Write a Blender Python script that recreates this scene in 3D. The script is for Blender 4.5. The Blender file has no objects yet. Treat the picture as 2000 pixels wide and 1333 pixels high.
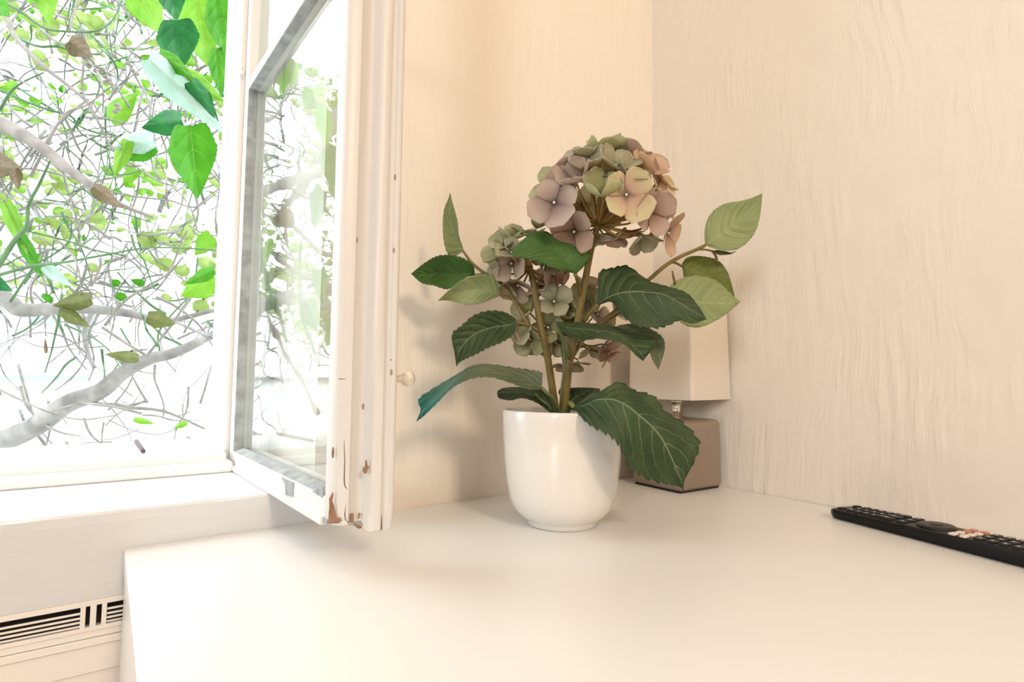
import bpy, bmesh, math, random
import numpy as np
from mathutils import Vector, Matrix

sc = bpy.context.scene
col = sc.collection
T = 0.78                       # height of the dresser top above the floor
rnd = random.Random(7)

# ------------------------------------------------------------------ camera
FPX = 1088.7
YAW, PITCH, ROLL = math.radians(35.875), math.radians(3.715), math.radians(0.614)
CAM = Vector((-0.801, -0.668, 0.17 + T))
_f = Vector((math.sin(YAW) * math.cos(PITCH), math.cos(YAW) * math.cos(PITCH), math.sin(PITCH)))
_r = Vector((math.cos(YAW), -math.sin(YAW), 0))
_u = _r.cross(_f)
_R = _r * math.cos(ROLL) + _u * math.sin(ROLL)
_U = _u * math.cos(ROLL) - _r * math.sin(ROLL)
cd = bpy.data.cameras.new('camera')
cam = bpy.data.objects.new('camera', cd)
col.objects.link(cam)
m3 = Matrix((_R, _U, -_f)).transposed()
cam.matrix_world = Matrix.Translation(CAM) @ m3.to_4x4()
cd.sensor_width = 36
cd.lens = FPX / 2000 * 36
cd.clip_start = 0.01
cd.clip_end = 200
sc.camera = cam

# ------------------------------------------------------------------ world, lamps, exposure
sc.view_settings.view_transform = 'Standard'
sc.view_settings.look = 'None'
sc.view_settings.gamma = 1
sc.view_settings.use_curve_mapping = False
sc.view_settings.exposure = -0.05
w = bpy.data.worlds.new('overcast_sky')
sc.world = w
w.use_nodes = True
wn = w.node_tree.nodes
bg = wn['Background']
bg.inputs[0].default_value = (0.96, 0.985, 1.0, 1)
bg.inputs[1].default_value = 5.4
_tc = wn.new('ShaderNodeTexCoord')
_sp = wn.new('ShaderNodeSeparateXYZ')
_rp = wn.new('ShaderNodeValToRGB')
_rp.color_ramp.elements[0].position = 0.46
_rp.color_ramp.elements[0].color = (0.34, 0.36, 0.33, 1)      # yard below the horizon
_rp.color_ramp.elements[1].position = 0.50
_rp.color_ramp.elements[1].color = (0.95, 0.985, 1.0, 1)
_mr = wn.new('ShaderNodeMapRange')
_mr.inputs['From Min'].default_value = -1
w.node_tree.links.new(_tc.outputs['Generated'], _sp.inputs[0])
w.node_tree.links.new(_sp.outputs[2], _mr.inputs['Value'])
w.node_tree.links.new(_mr.outputs[0], _rp.inputs[0])
w.node_tree.links.new(_rp.outputs[0], bg.inputs[0])


def area(name, loc, target, size, power, color):
    ld = bpy.data.lights.new(name, 'AREA')
    ld.shape = 'DISK'
    ld.size = size
    ld.energy = power
    ld.color = color
    o = bpy.data.objects.new(name, ld)
    col.objects.link(o)
    o.location = loc
    d = Vector(target) - Vector(loc)
    o.rotation_euler = d.to_track_quat('-Z', 'Y').to_euler()
    return o


area('ceiling_lamp_light', (-0.75, -2.7, 2.3), (-0.45, 0.0, 1.05), 0.42, 33, (1.0, 0.775, 0.55))
area('second_warm_light', (-2.2, -1.6, 2.55), (-1.2, -0.9, 0.8), 0.5, 4, (1.0, 0.80, 0.60))  # weak warm light high in the room, out of view
# cool fill light added behind the camera; no window there
area('cool_fill_light', (-3.25, -2.1, 1.6), (-0.3, -0.25, 1.0), 0.7, 40, (0.90, 0.96, 1.0))


# ------------------------------------------------------------------ helpers
def W(px, py, t):
    """point seen at photo pixel (px, py) at depth t metres from the camera"""
    d = _f + _R * ((px - 1000) / FPX) - _U * ((py - 666.5) / FPX)
    return CAM + d * t


def hx(c):
    return tuple(((v / 255) / 12.92 if v / 255 <= 0.04045 else ((v / 255 + 0.055) / 1.055) ** 2.4) for v in c)


def link(name, me, mats=(), parent=None, loc=None):
    o = bpy.data.objects.new(name, me)
    col.objects.link(o)
    for m in mats if isinstance(mats, (list, tuple)) else [mats]:
        me.materials.append(m)
    if loc is not None:
        o.location = loc
    if parent is not None:
        o.parent = parent
    return o


def empty(name, loc, label, cat, group=None, rotz=0):
    o = bpy.data.objects.new(name, None)
    col.objects.link(o)
    o.location = loc
    o.rotation_euler = (0, 0, rotz)
    o.empty_display_size = 0.02
    o['label'] = label
    o['category'] = cat
    if group:
        o['group'] = group
    return o


def place(o, parent):
    """parent without moving: o's mesh is in world coordinates, parent is unrotated"""
    o.parent = parent
    o.location = -parent.location
    return o


def meshobj(name, verts, faces, mats, parent=None, smooth=True, uvs=None, world=True, midx=None):
    me = bpy.data.meshes.new(name)
    me.from_pydata([tuple(v) for v in verts], [], faces)
    if uvs is not None:
        uvl = me.uv_layers.new(name='UVMap')
        for lp in me.loops:
            uvl.data[lp.index].uv = uvs[lp.vertex_index]
    me.update()
    if smooth:
        me.polygons.foreach_set('use_smooth', [True] * len(me.polygons))
    if midx is not None:
        me.polygons.foreach_set('material_index', midx)
    o = link(name, me, mats)
    if parent is not None:
        if world:
            place(o, parent)
        else:
            o.parent = parent
    return o


def boxes(name, bs, mat, parent=None, bevel=0.0, seg=2, world=True, wob=0.0, smooth=True):
    """one mesh of several axis boxes (x0,x1,y0,y1,z0,z1)"""
    bm = bmesh.new()
    for (x0, x1, y0, y1, z0, z1) in bs:
        vs = [bm.verts.new((x, y, z)) for z in (z0, z1) for (x, y) in ((x0, y0), (x1, y0), (x1, y1), (x0, y1))]
        for f in ((0, 3, 2, 1), (4, 5, 6, 7), (0, 1, 5, 4), (1, 2, 6, 5), (2, 3, 7, 6), (3, 0, 4, 7)):
            bm.faces.new([vs[i] for i in f])
    if bevel:
        bmesh.ops.bevel(bm, geom=list(bm.edges), offset=bevel, segments=seg, profile=0.5, affect='EDGES')
    me = bpy.data.meshes.new(name)
    bm.to_mesh(me)
    bm.free()
    o = link(name, me, mat)
    if parent is not None:
        if world:
            place(o, parent)
        else:
            o.parent = parent
    return o


def struct(o):
    o['kind'] = 'structure'
    return o


def catmull(pts, n):
    """resample a list of vectors at n points with a Catmull-Rom curve"""
    P = [Vector(p) for p in pts]
    k = len(P) - 1
    out = []
    for i in range(n):
        s = i / (n - 1) * k
        j = min(int(s), k - 1)
        t = s - j
        p0 = P[j - 1] if j > 0 else P[j] * 2 - P[j + 1]
        p1, p2 = P[j], P[j + 1]
        p3 = P[j + 2] if j + 2 <= k else P[j + 1] * 2 - P[j]
        out.append(0.5 * ((2 * p1) + (p2 - p0) * t + (2 * p0 - 5 * p1 + 4 * p2 - p3) * t * t
                          + (3 * p1 - p0 - 3 * p2 + p3) * t ** 3))
    return out


def tube_data(pts, radii, sides=8, n=None, verts=None, faces=None):
    verts = [] if verts is None else verts
    faces = [] if faces is None else faces
    n = n or max(2, (len(pts) - 1) * 5)
    P = catmull(pts, n)
    rr = [radii[0] + (radii[-1] - radii[0]) * i / (n - 1) for i in range(n)] if len(radii) == 2 else \
        [v.x for v in catmull([Vector((r, 0, 0)) for r in radii], n)]
    b0 = len(verts)
    up = Vector((0.3, 0.2, 1)).normalized()
    for i, p in enumerate(P):
        tg = (P[min(i + 1, n - 1)] - P[max(i - 1, 0)])
        if tg.length < 1e-9:
            tg = Vector((0, 0, 1))
        tg.normalize()
        a = tg.cross(up)
        if a.length < 1e-3:
            a = tg.cross(Vector((1, 0, 0)))
        a.normalize()
        b = tg.cross(a)
        up = b.cross(tg) if False else up
        for k in range(sides):
            th = 2 * math.pi * k / sides
            verts.append(p + (a * math.cos(th) + b * math.sin(th)) * rr[i])
    for i in range(n - 1):
        for k in range(sides):
            k2 = (k + 1) % sides
            faces.append((b0 + i * sides + k, b0 + i * sides + k2, b0 + (i + 1) * sides + k2, b0 + (i + 1) * sides + k))
    faces.append(tuple(b0 + k for k in reversed(range(sides))))
    faces.append(tuple(b0 + (n - 1) * sides + k for k in range(sides)))
    return verts, faces


def tube(name, pts, radii, mat, parent=None, sides=8, n=None, world=True):
    v, f = tube_data(pts, radii, sides, n)
    return meshobj(name, v, f, mat, parent, world=world)


def lathe(name, prof, mat, parent=None, seg=64, center=(0, 0, 0), world=True):
    """prof list of (r, z); rotated about the vertical through center"""
    vs, fs = [], []
    cx, cy, cz = center
    for (r, z) in prof:
        for k in range(seg):
            a = 2 * math.pi * k / seg
            vs.append((cx + r * math.cos(a), cy + r * math.sin(a), cz + z))
    for i in range(len(prof) - 1):
        for k in range(seg):
            k2 = (k + 1) % seg
            fs.append((i * seg + k, i * seg + k2, (i + 1) * seg + k2, (i + 1) * seg + k))
    if prof[0][0] > 1e-6:
        fs.append(tuple(reversed(range(seg))))
    if prof[-1][0] > 1e-6:
        fs.append(tuple((len(prof) - 1) * seg + k for k in range(seg)))
    return meshobj(name, vs, fs, mat, parent, world=world)


# ------------------------------------------------------------------ materials
def new_mat(name):
    m = bpy.data.materials.new(name)
    m.use_nodes = True
    nt = m.node_tree
    return m, nt, nt.nodes['Principled BSDF']


def N(nt, typ, **kw):
    n = nt.nodes.new(typ)
    for k, v in kw.items():
        setattr(n, k, v)
    return n


def L(nt, a, b):
    nt.links.new(a, b)


def math_node(nt, op, a, b=None, clamp=False):
    n = N(nt, 'ShaderNodeMath', operation=op)
    n.use_clamp = clamp
    for i, v in enumerate((a, b)):
        if v is None:
            continue
        if isinstance(v, (int, float)):
            n.inputs[i].default_value = v
        else:
            L(nt, v, n.inputs[i])
    return n.outputs[0]


def ramp(nt, fac, stops):
    r = N(nt, 'ShaderNodeValToRGB')
    while len(r.color_ramp.elements) > 1:
        r.color_ramp.elements.remove(r.color_ramp.elements[-1])
    r.color_ramp.elements[0].position = stops[0][0]
    r.color_ramp.elements[0].color = (*stops[0][1], 1)
    for p, c in stops[1:]:
        e = r.color_ramp.elements.new(p)
        e.color = (*c, 1)
    L(nt, fac, r.inputs[0])
    return r.outputs[0]


def mixc(nt, fac, a, b):
    n = N(nt, 'ShaderNodeMix', data_type='RGBA')
    for s, v in ((0, fac), (6, a), (7, b)):
        if isinstance(v, (int, float)):
            n.inputs[s].default_value = v
        elif isinstance(v, tuple):
            n.inputs[s].default_value = (*v, 1)
        else:
            L(nt, v, n.inputs[s])
    return n.outputs[2]


def plain(name, color, rough=0.5, metal=0.0, noise=0.0, nscale=30, bump=0.0, bscale=60, bstretch=(1, 1, 1), coat=0.0,
          spec=0.5, dist=0.0015):
    m, nt, b = new_mat(name)
    b.inputs['Base Color'].default_value = (*color, 1)
    b.inputs['Roughness'].default_value = rough
    b.inputs['Metallic'].default_value = metal
    b.inputs['Specular IOR Level'].default_value = spec
    b.inputs['Coat Weight'].default_value = coat
    tc = N(nt, 'ShaderNodeTexCoord')
    if noise:
        n = N(nt, 'ShaderNodeTexNoise')
        n.inputs['Scale'].default_value = nscale
        n.inputs['Detail'].default_value = 5
        L(nt, tc.outputs['Object'], n.inputs['Vector'])
        c = ramp(nt, n.outputs[0], [(0.3, tuple(v * (1 - noise) for v in color)), (0.7, tuple(min(1, v * (1 + noise * 0.5)) for v in color))])
        L(nt, c, b.inputs['Base Color'])
    if bump:
        mp = N(nt, 'ShaderNodeMapping')
        mp.inputs['Scale'].default_value = bstretch
        L(nt, tc.outputs['Object'], mp.inputs[0])
        n = N(nt, 'ShaderNodeTexNoise')
        n.inputs['Scale'].default_value = bscale
        n.inputs['Detail'].default_value = 6
        n.inputs['Distortion'].default_value = 0.6
        L(nt, mp.outputs[0], n.inputs['Vector'])
        bp = N(nt, 'ShaderNodeBump')
        bp.inputs['Strength'].default_value = bump
        bp.inputs['Distance'].default_value = dist
        L(nt, n.outputs[0], bp.inputs['Height'])
        L(nt, bp.outputs[0], b.inputs['Normal'])
    return m


def wall_paint(name, color, stretch, bump=0.7, specks=True):
    """brushed thick paint: long bristle ridges and a few tiny pits"""
    m, nt, b = new_mat(name)
    b.inputs['Roughness'].default_value = 0.55
    b.inputs['Specular IOR Level'].default_value = 0.3
    tc = N(nt, 'ShaderNodeTexCoord')
    warp = N(nt, 'ShaderNodeTexNoise')
    warp.inputs['Scale'].default_value = 5
    warp.inputs['Detail'].default_value = 2
    L(nt, tc.outputs['Object'], warp.inputs['Vector'])
    add = N(nt, 'ShaderNodeVectorMath', operation='MULTIPLY_ADD')
    L(nt, warp.outputs['Color'], add.inputs[0])
    add.inputs[1].default_value = (0.05, 0.05, 0.05)
    L(nt, tc.outputs['Object'], add.inputs[2])
    mp = N(nt, 'ShaderNodeMapping')
    mp.inputs['Scale'].default_value = stretch
    L(nt, add.outputs[0], mp.inputs[0])
    n1 = N(nt, 'ShaderNodeTexNoise')
    n1.inputs['Scale'].default_value = 95
    n1.inputs['Detail'].default_value = 4
    L(nt, mp.outputs[0], n1.inputs['Vector'])
    n2 = N(nt, 'ShaderNodeTexNoise')
    n2.inputs['Scale'].default_value = 9
    n2.inputs['Detail'].default_value = 3
    L(nt, tc.outputs['Object'], n2.inputs['Vector'])
    amp = ramp(nt, n2.outputs[0], [(0.38, (0.15, 0.15, 0.15)), (0.62, (1, 1, 1))])
    h = math_node(nt, 'MULTIPLY', n1.outputs[0], amp)
    bp = N(nt, 'ShaderNodeBump')
    bp.inputs['Strength'].default_value = bump
    bp.inputs['Distance'].default_value = 0.0035
    L(nt, h, bp.inputs['Height'])
    L(nt, bp.outputs[0], b.inputs['Normal'])
    base = mixc(nt, n2.outputs[0], tuple(v * 0.985 for v in color), color)
    if specks:
        vo = N(nt, 'ShaderNodeTexVoronoi')
        vo.inputs['Scale'].default_value = 9
        L(nt, tc.outputs['Object'], vo.inputs['Vector'])
        near = math_node(nt, 'LESS_THAN', vo.outputs['Distance'], 0.014)
        sep = N(nt, 'ShaderNodeSeparateColor')
        L(nt, vo.outputs['Color'], sep.inputs[0])
        some = math_node(nt, 'GREATER_THAN', sep.outputs[0], 0.45)
        k = math_node(nt, 'MULTIPLY', near, some)
        base = mixc(nt, k, base, (0.25, 0.16, 0.10))
    L(nt, base, b.inputs['Base Color'])
    return m


M = {}
WALLC = (0.80, 0.735, 0.655)
M['wall'] = wall_paint('painted_wall', WALLC, (1, 1, 0.10))
M['apron'] = wall_paint('painted_apron', (0.66, 0.67, 0.69), (0.08, 1, 1), bump=0.6)  # bluer than the wall: cool bounced light put into its colour
M['ceiling'] = plain('ceiling_paint', (0.8, 0.78, 0.74), 0.8)
M['floor'] = plain('floor_boards', (0.42, 0.30, 0.20), 0.5, noise=0.3, nscale=4)
M['white'] = plain('white_window_paint', (0.74, 0.725, 0.71), 0.38, noise=0.02, nscale=8, bump=0.35, bscale=25, bstretch=(1, 1, 0.12))
def worn_paint():
    m = plain('worn_window_paint', (0.67, 0.655, 0.645), 0.38, noise=0.02, nscale=8, bump=0.5, bscale=25, bstretch=(1, 1, 0.12))
    nt = m.node_tree
    b = nt.nodes['Principled BSDF']
    tc = N(nt, 'ShaderNodeTexCoord')
    mp = N(nt, 'ShaderNodeMapping')
    mp.inputs['Scale'].default_value = (1, 1, 0.45)
    L(nt, tc.outputs['Object'], mp.inputs[0])
    vo = N(nt, 'ShaderNodeTexVoronoi')
    vo.inputs['Scale'].default_value = 95
    L(nt, mp.outputs[0], vo.inputs['Vector'])
    sep = N(nt, 'ShaderNodeSeparateColor')
    L(nt, vo.outputs['Color'], sep.inputs[0])
    n = N(nt, 'ShaderNodeTexNoise')
    n.inputs['Scale'].default_value = 7
    L(nt, tc.outputs['Object'], n.inputs['Vector'])
    k = math_node(nt, 'MULTIPLY', math_node(nt, 'LESS_THAN', vo.outputs['Distance'], 0.13), math_node(nt, 'GREATER_THAN', sep.outputs[0], 0.8))
    k = math_node(nt, 'MULTIPLY', k, math_node(nt, 'GREATER_THAN', n.outputs[0], 0.52))
    L(nt, mixc(nt, k, (0.67, 0.655, 0.645), (0.34, 0.25, 0.19)), b.inputs['Base Color'])
    return m


M['white_worn'] = worn_paint()
M['white_h'] = plain('white_sill_paint', (0.79, 0.80, 0.82), 0.42, noise=0.03, nscale=10, bump=0.5, bscale=22, bstretch=(0.15, 1, 1))
M['grille'] = plain('cover_paint', (0.83, 0.79, 0.74), 0.42, bump=0.3, bscale=30, bstretch=(0.1, 1, 1))
M['putty'] = plain('weathered_grey_wood', (0.36, 0.39, 0.40), 0.85, noise=0.35, nscale=60, bump=0.8, bscale=90, bstretch=(1, 1, 0.1))
M['bare'] = plain('bare_brown_wood', (0.30, 0.18, 0.11), 0.9, noise=0.3, nscale=80, bump=0.6, bscale=120)
M['crack'] = plain('open_crack', (0.13, 0.08, 0.05), 0.9)
M['dresser'] = plain('white_lacquer', (0.76, 0.755, 0.75), 0.30, spec=0.35)
M['dark'] = plain('cavity_shade_color', (0.05, 0.04, 0.035), 0.9)
M['lampbase'] = plain('taupe_ceramic', (0.27, 0.205, 0.16), 0.42, noise=0.05, nscale=40)
M['chrome'] = plain('polished_chrome', (0.82, 0.80, 0.78), 0.12, metal=1.0)
M['felt'] = plain('black_felt', (0.02, 0.018, 0.016), 0.9)
M['stem'] = plain('stem_brown_green', hx((114, 98, 46)), 0.5, noise=0.3, nscale=40)
M['stem2'] = plain('stem_grey_green', hx((104, 112, 66)), 0.5, noise=0.25, nscale=40)
M['soil'] = plain('brown_foam', hx((96, 84, 54)), 0.9, noise=0.3, nscale=60, bump=0.6, bscale=80)
M['knob'] = plain('ivory_enamel', (0.74, 0.66, 0.54), 0.15, coat=0.8, noise=0.35, nscale=90)


def shade_mat():
    m, nt, b = new_mat('lampshade_cotton')
    b.inputs['Base Color'].default_value = (0.92, 0.87, 0.80, 1)
    b.inputs['Roughness'].default_value = 0.8
    tr = N(nt, 'ShaderNodeBsdfTranslucent')
    tr.inputs[0].default_value = (0.85, 0.74, 0.62, 1)
    mx = N(nt, 'ShaderNodeMixShader')
    mx.inputs[0].default_value = 0.35
    L(nt, b.outputs[0], mx.inputs[1])
    L(nt, tr.outputs[0], mx.inputs[2])
    L(nt, mx.outputs[0], nt.nodes['Material Output'].inputs[0])
    tc = N(nt, 'ShaderNodeTexCoord')
    wv = N(nt, 'ShaderNodeTexNoise')
    wv.inputs['Scale'].default_value = 700
    L(nt, tc.outputs['Object'], wv.inputs['Vector'])
    bp = N(nt, 'ShaderNodeBump')
    bp.inputs['Strength'].default_value = 0.15
    bp.inputs['Distance'].default_value = 0.0003
    L(nt, wv.outputs[0], bp.inputs['Height'])
    L(nt, bp.outputs[0], b.inputs['Normal'])
    return m


M['shade'] = shade_mat()


def pot_mat():
    m, nt, b = new_mat('glazed_white_ceramic')
    b.inputs['Roughness'].default_value = 0.12
    b.inputs['Coat Weight'].default_value = 0.5
    b.inputs['Coat Roughness'].default_value = 0.04
    tc = N(nt, 'ShaderNodeTexCoord')
    vo = N(nt, 'ShaderNodeTexVoronoi')
    vo.inputs['Scale'].default_value = 60
    L(nt, tc.outputs['Object'], vo.inputs['Vector'])
    sep = N(nt, 'ShaderNodeSeparateColor')
    L(nt, vo.outputs['Color'], sep.inputs[0])
    some = math_node(nt, 'GREATER_THAN', sep.outputs[0], 0.72)
    dist = math_node(nt, 'SUBTRACT', 1.0, math_node(nt, 'MULTIPLY', vo.outputs['Distance'], 3.2), True)
    dent = math_node(nt, 'MULTIPLY', dist, some)
    n = N(nt, 'ShaderNodeTexNoise')
    n.inputs['Scale'].default_value = 22
    L(nt, tc.outputs['Object'], n.inputs['Vector'])
    h = math_node(nt, 'SUBTRACT', math_node(nt, 'MULTIPLY', n.outputs[0], 0.35), dent)
    bp = N(nt, 'ShaderNodeBump')
    bp.inputs['Strength'].default_value = 0.5
    bp.inputs['Distance'].default_value = 0.0012
    L(nt, h, bp.inputs['Height'])
    L(nt, bp.outputs[0], b.inputs['Normal'])
    L(nt, bp.outputs[0], b.inputs['Coat Normal'])
    vo2 = N(nt, 'ShaderNodeTexVoronoi')
    vo2.inputs['Scale'].default_value = 38
    L(nt, tc.outputs['Object'], vo2.inputs['Vector'])
    sep2 = N(nt, 'ShaderNodeSeparateColor')
    L(nt, vo2.outputs['Color'], sep2.inputs[0])
    k = math_node(nt, 'MULTIPLY', math_node(nt, 'LESS_THAN', vo2.outputs['Distance'], 0.045),
                  math_node(nt, 'GREATER_THAN', sep2.outputs[1], 0.6))
    L(nt, mixc(nt, k, (0.74, 0.71, 0.675), (0.42, 0.33, 0.24)), b.inputs['Base Color'])
    return m


M['pot'] = pot_mat()


def glass_mat():
    """old window glass: clear, reflecting more the flatter it is seen (both faces alike)"""
    m, nt, b = new_mat('old_window_glass')
    nt.nodes.remove(b)
    geo = N(nt, 'ShaderNodeNewGeometry')
    dot = N(nt, 'ShaderNodeVectorMath', operation='DOT_PRODUCT')
    L(nt, geo.outputs['Normal'], dot.inputs[0])
    L(nt, geo.outputs['Incoming'], dot.inputs[1])
    c = math_node(nt, 'ABSOLUTE', dot.outputs['Value'])
    s = math_node(nt, 'POWER', math_node(nt, 'SUBTRACT', 1.0, c, True), 5.0)
    fr = math_node(nt, 'ADD', math_node(nt, 'MULTIPLY', s, 0.96), 0.04, True)
    gl = N(nt, 'ShaderNodeBsdfGlossy')
    gl.inputs['Roughness'].default_value = 0.0
    gl.inputs['Color'].default_value = (0.97, 1.0, 0.99, 1)
    tc = N(nt, 'ShaderNodeTexCoord')
    ns = N(nt, 'ShaderNodeTexNoise')
    ns.inputs['Scale'].default_value = 6
    L(nt, tc.outputs['Object'], ns.inputs['Vector'])
    bp = N(nt, 'ShaderNodeBump')
    bp.inputs['Strength'].default_value = 0.25
    bp.inputs['Distance'].default_value = 0.002
    L(nt, ns.outputs[0], bp.inputs['Height'])
    L(nt, bp.outputs[0], gl.inputs['Normal'])
    tr = N(nt, 'ShaderNodeBsdfTransparent')
    tr.inputs[0].default_value = (0.95, 0.975, 0.975, 1)
    mx = N(nt, 'ShaderNodeMixShader')
    L(nt, fr, mx.inputs[0])
    L(nt, tr.outputs[0], mx.inputs[1])
    L(nt, gl.outputs[0], mx.inputs[2])
    L(nt, mx.outputs[0], nt.nodes['Material Output'].inputs[0])
    return m


M['glass'] = glass_mat()


def leaf_mat(name, dark, light, vein, trans=0.25, rough=0.5, tip=None, nveins=9, veinw=0.5, tcol=None):
    """leaf surface; UV x runs base->tip, y across (midrib at 0.5)"""
    m, nt, b = new_mat(name)
    b.inputs['Roughness'].default_value = rough
    b.inputs['Specular IOR Level'].default_value = 0.35
    uv = N(nt, 'ShaderNodeUVMap')
    sep = N(nt, 'ShaderNodeSeparateXYZ')
    L(nt, uv.outputs[0], sep.inputs[0])
    u, v = sep.outputs[0], sep.outputs[1]
    av = math_node(nt, 'ABSOLUTE', math_node(nt, 'SUBTRACT', v, 0.5))      # 0..0.5
    # side veins curve towards the tip
    av2 = math_node(nt, 'POWER', math_node(nt, 'MULTIPLY', av, 2.0), 1.3)
    ph = math_node(nt, 'SUBTRACT', u, math_node(nt, 'MULTIPLY', av2, 0.26))
    fr = math_node(nt, 'FRACT', math_node(nt, 'MULTIPLY', ph, float(nveins)))
    dv = math_node(nt, 'ABSOLUTE', math_node(nt, 'SUBTRACT', fr, 0.5))     # 0.5 at the vein
    side = math_node(nt, 'MULTIPLY', math_node(nt, 'SUBTRACT', dv, 0.46, True), 25.0 * 1.6, True)
    side = math_node(nt, 'MULTIPLY', side, math_node(nt, 'SUBTRACT', 1.0, math_node(nt, 'MULTIPLY', av, 1.5), True))
    mid = math_node(nt, 'MULTIPLY', math_node(nt, 'SUBTRACT', 0.016, av, True), 120.0, True)
    vv = math_node(nt, 'MULTIPLY', math_node(nt, 'MAXIMUM', side, mid), veinw)
    tc = N(nt, 'ShaderNodeTexCoord')
    n = N(nt, 'ShaderNodeTexNoise')
    n.inputs['Scale'].default_value = 28
    n.inputs['Detail'].default_value = 4
    L(nt, tc.outputs['Object'], n.inputs['Vector'])
    base = ramp(nt, n.outputs[0], [(0.32, dark), (0.68, light)])
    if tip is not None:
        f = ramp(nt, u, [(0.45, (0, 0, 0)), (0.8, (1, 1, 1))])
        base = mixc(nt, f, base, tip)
    c = mixc(nt, vv, base, vein)
    L(nt, c, b.inputs['Base Color'])
    fine = N(nt, 'ShaderNodeTexNoise')
    fine.inputs['Scale'].default_value = 400
    L(nt, tc.outputs['Object'], fine.inputs['Vector'])
    h = math_node(nt, 'SUBTRACT', math_node(nt, 'MULTIPLY', fine.outputs[0], 0.25),
                  math_node(nt, 'MULTIPLY', math_node(nt, 'POWER', math_node(nt, 'MULTIPLY', dv, 2.0), 3.0), 1.0))
    bp = N(nt, 'ShaderNodeBump')
    bp.inputs['Strength'].default_value = 0.6
    bp.inputs['Distance'].default_value = 0.0012
    L(nt, h, bp.inputs['Height'])
    L(nt, bp.outputs[0], b.inputs['Normal'])
    tr = N(nt, 'ShaderNodeBsdfTranslucent')
    L(nt, mixc(nt, 0.4, c, tcol if tcol else light), tr.inputs[0])
    mx = N(nt, 'ShaderNodeMixShader')
    mx.inputs[0].default_value = trans
    L(nt, b.outputs[0], mx.inputs[1])
    L(nt, tr.outputs[0], mx.inputs[2])
    L(nt, mx.outputs[0], nt.nodes['Material Output'].inputs[0])
    return m


# the two sides of the fabric leaves
M['top'] = leaf_mat('leaf_dark_green', (0.028, 0.056, 0.020), (0.060, 0.102, 0.036), (0.36, 0.42, 0.27))
M['top2'] = leaf_mat('leaf_mid_green', (0.055, 0.135, 0.030), (0.085, 0.19, 0.045), (0.12, 0.26, 0.09), veinw=0.35)
M['under'] = leaf_mat('leaf_under_sage', (0.27, 0.33, 0.135), (0.34, 0.40, 0.18), (0.42, 0.48, 0.26), veinw=0.5)
M['under2'] = leaf_mat('leaf_under_grey_green', (0.13, 0.165, 0.085), (0.18, 0.22, 0.12), (0.27, 0.31, 0.19), veinw=0.4)
M['olive'] = leaf_mat('leaf_olive', (0.128, 0.158, 0.027), (0.180, 0.217, 0.045), (0.270, 0.300, 0.105), veinw=0.4)
M['teal'] = leaf_mat('leaf_tip_window_light', (0.12, 0.155, 0.09), (0.17, 0.205, 0.125), (0.26, 0.31, 0.20), tip=(0.0, 0.15, 0.12), veinw=0.4)  # teal tip is cool window light put into the colour
M['teal_under'] = leaf_mat('leaf_under_tip_window_light', (0.03, 0.06, 0.03), (0.05, 0.09, 0.04), (0.09, 0.14, 0.08), tip=(0.0, 0.13, 0.12))  # same window light painted into the tip's other side


def petal_mat(name, inner, outer, trans=0.5):
    m, nt, b = new_mat(name)
    b.inputs['Roughness'].default_value = 0.65
    b.inputs['Specular IOR Level'].default_value = 0.2
    uv = N(nt, 'ShaderNodeUVMap')
    sep = N(nt, 'ShaderNodeSeparateXYZ')
    L(nt, uv.outputs[0], sep.inputs[0])
    u, v = sep.outputs[0], sep.outputs[1]
    wv = N(nt, 'ShaderNodeTexNoise')
    mp = N(nt, 'ShaderNodeMapping')
    mp.inputs['Scale'].default_value = (2.0, 40, 1)
    L(nt, uv.outputs[0], mp.inputs[0])
    L(nt, mp.outputs[0], wv.inputs['Vector'])
    wv.inputs['Scale'].default_value = 1.0
    c = ramp(nt, math_node(nt, 'ADD', u, math_node(nt, 'MULTIPLY', math_node(nt, 'SUBTRACT', wv.outputs[0], 0.5), 0.25)),
             [(0.05, tuple(x * 0.5 for x in inner)), (0.25, inner), (0.7, outer)])
    L(nt, c, b.inputs['Base Color'])
    bp = N(nt, 'ShaderNodeBump')
    bp.inputs['Strength'].default_value = 0.4
    bp.inputs['Distance'].default_value = 0.0005
    L(nt, wv.outputs[0], bp.inputs['Height'])
    L(nt, bp.outputs[0], b.inputs['Normal'])
    tr = N(nt, 'ShaderNodeBsdfTranslucent')
    L(nt, c, tr.inputs[0])
    mx = N(nt, 'ShaderNodeMixShader')
    mx.inputs[0].default_value = trans
    L(nt, b.outputs[0], mx.inputs[1])
    L(nt, tr.outputs[0], mx.inputs[2])
    L(nt, mx.outputs[0], nt.nodes['Material Output'].inputs[0])
    return m


PET = {
    'lilac': petal_mat('petal_lilac', (0.44, 0.34, 0.31), (0.66, 0.56, 0.50)),
    'lilac2': petal_mat('petal_dusky', (0.46, 0.36, 0.28), (0.66, 0.55, 0.44)),
    'green': petal_mat('petal_pale_green', (0.42, 0.42, 0.19), (0.62, 0.62, 0.40)),
    'green2': petal_mat('petal_moss', (0.34, 0.34, 0.18), (0.50, 0.49, 0.30)),
    'cream': petal_mat('petal_cream_pink', (0.76, 0.56, 0.42), (0.80, 0.73, 0.50)),
    'peach': petal_mat('petal_peach', (0.62, 0.42, 0.31), (0.76, 0.60, 0.45)),
    'pink': petal_mat('petal_brown_pink', (0.50, 0.35, 0.28), (0.68, 0.54, 0.46)),
    'sage': petal_mat('petal_sage', (0.45, 0.44, 0.29), (0.62, 0.60, 0.45)),
}
M['bead'] = plain('flower_bead', (0.72, 0.66, 0.52), 0.4)
M['ped'] = plain('pedicel_olive', hx((150, 120, 58)), 0.6, noise=0.2, nscale=60)

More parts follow.
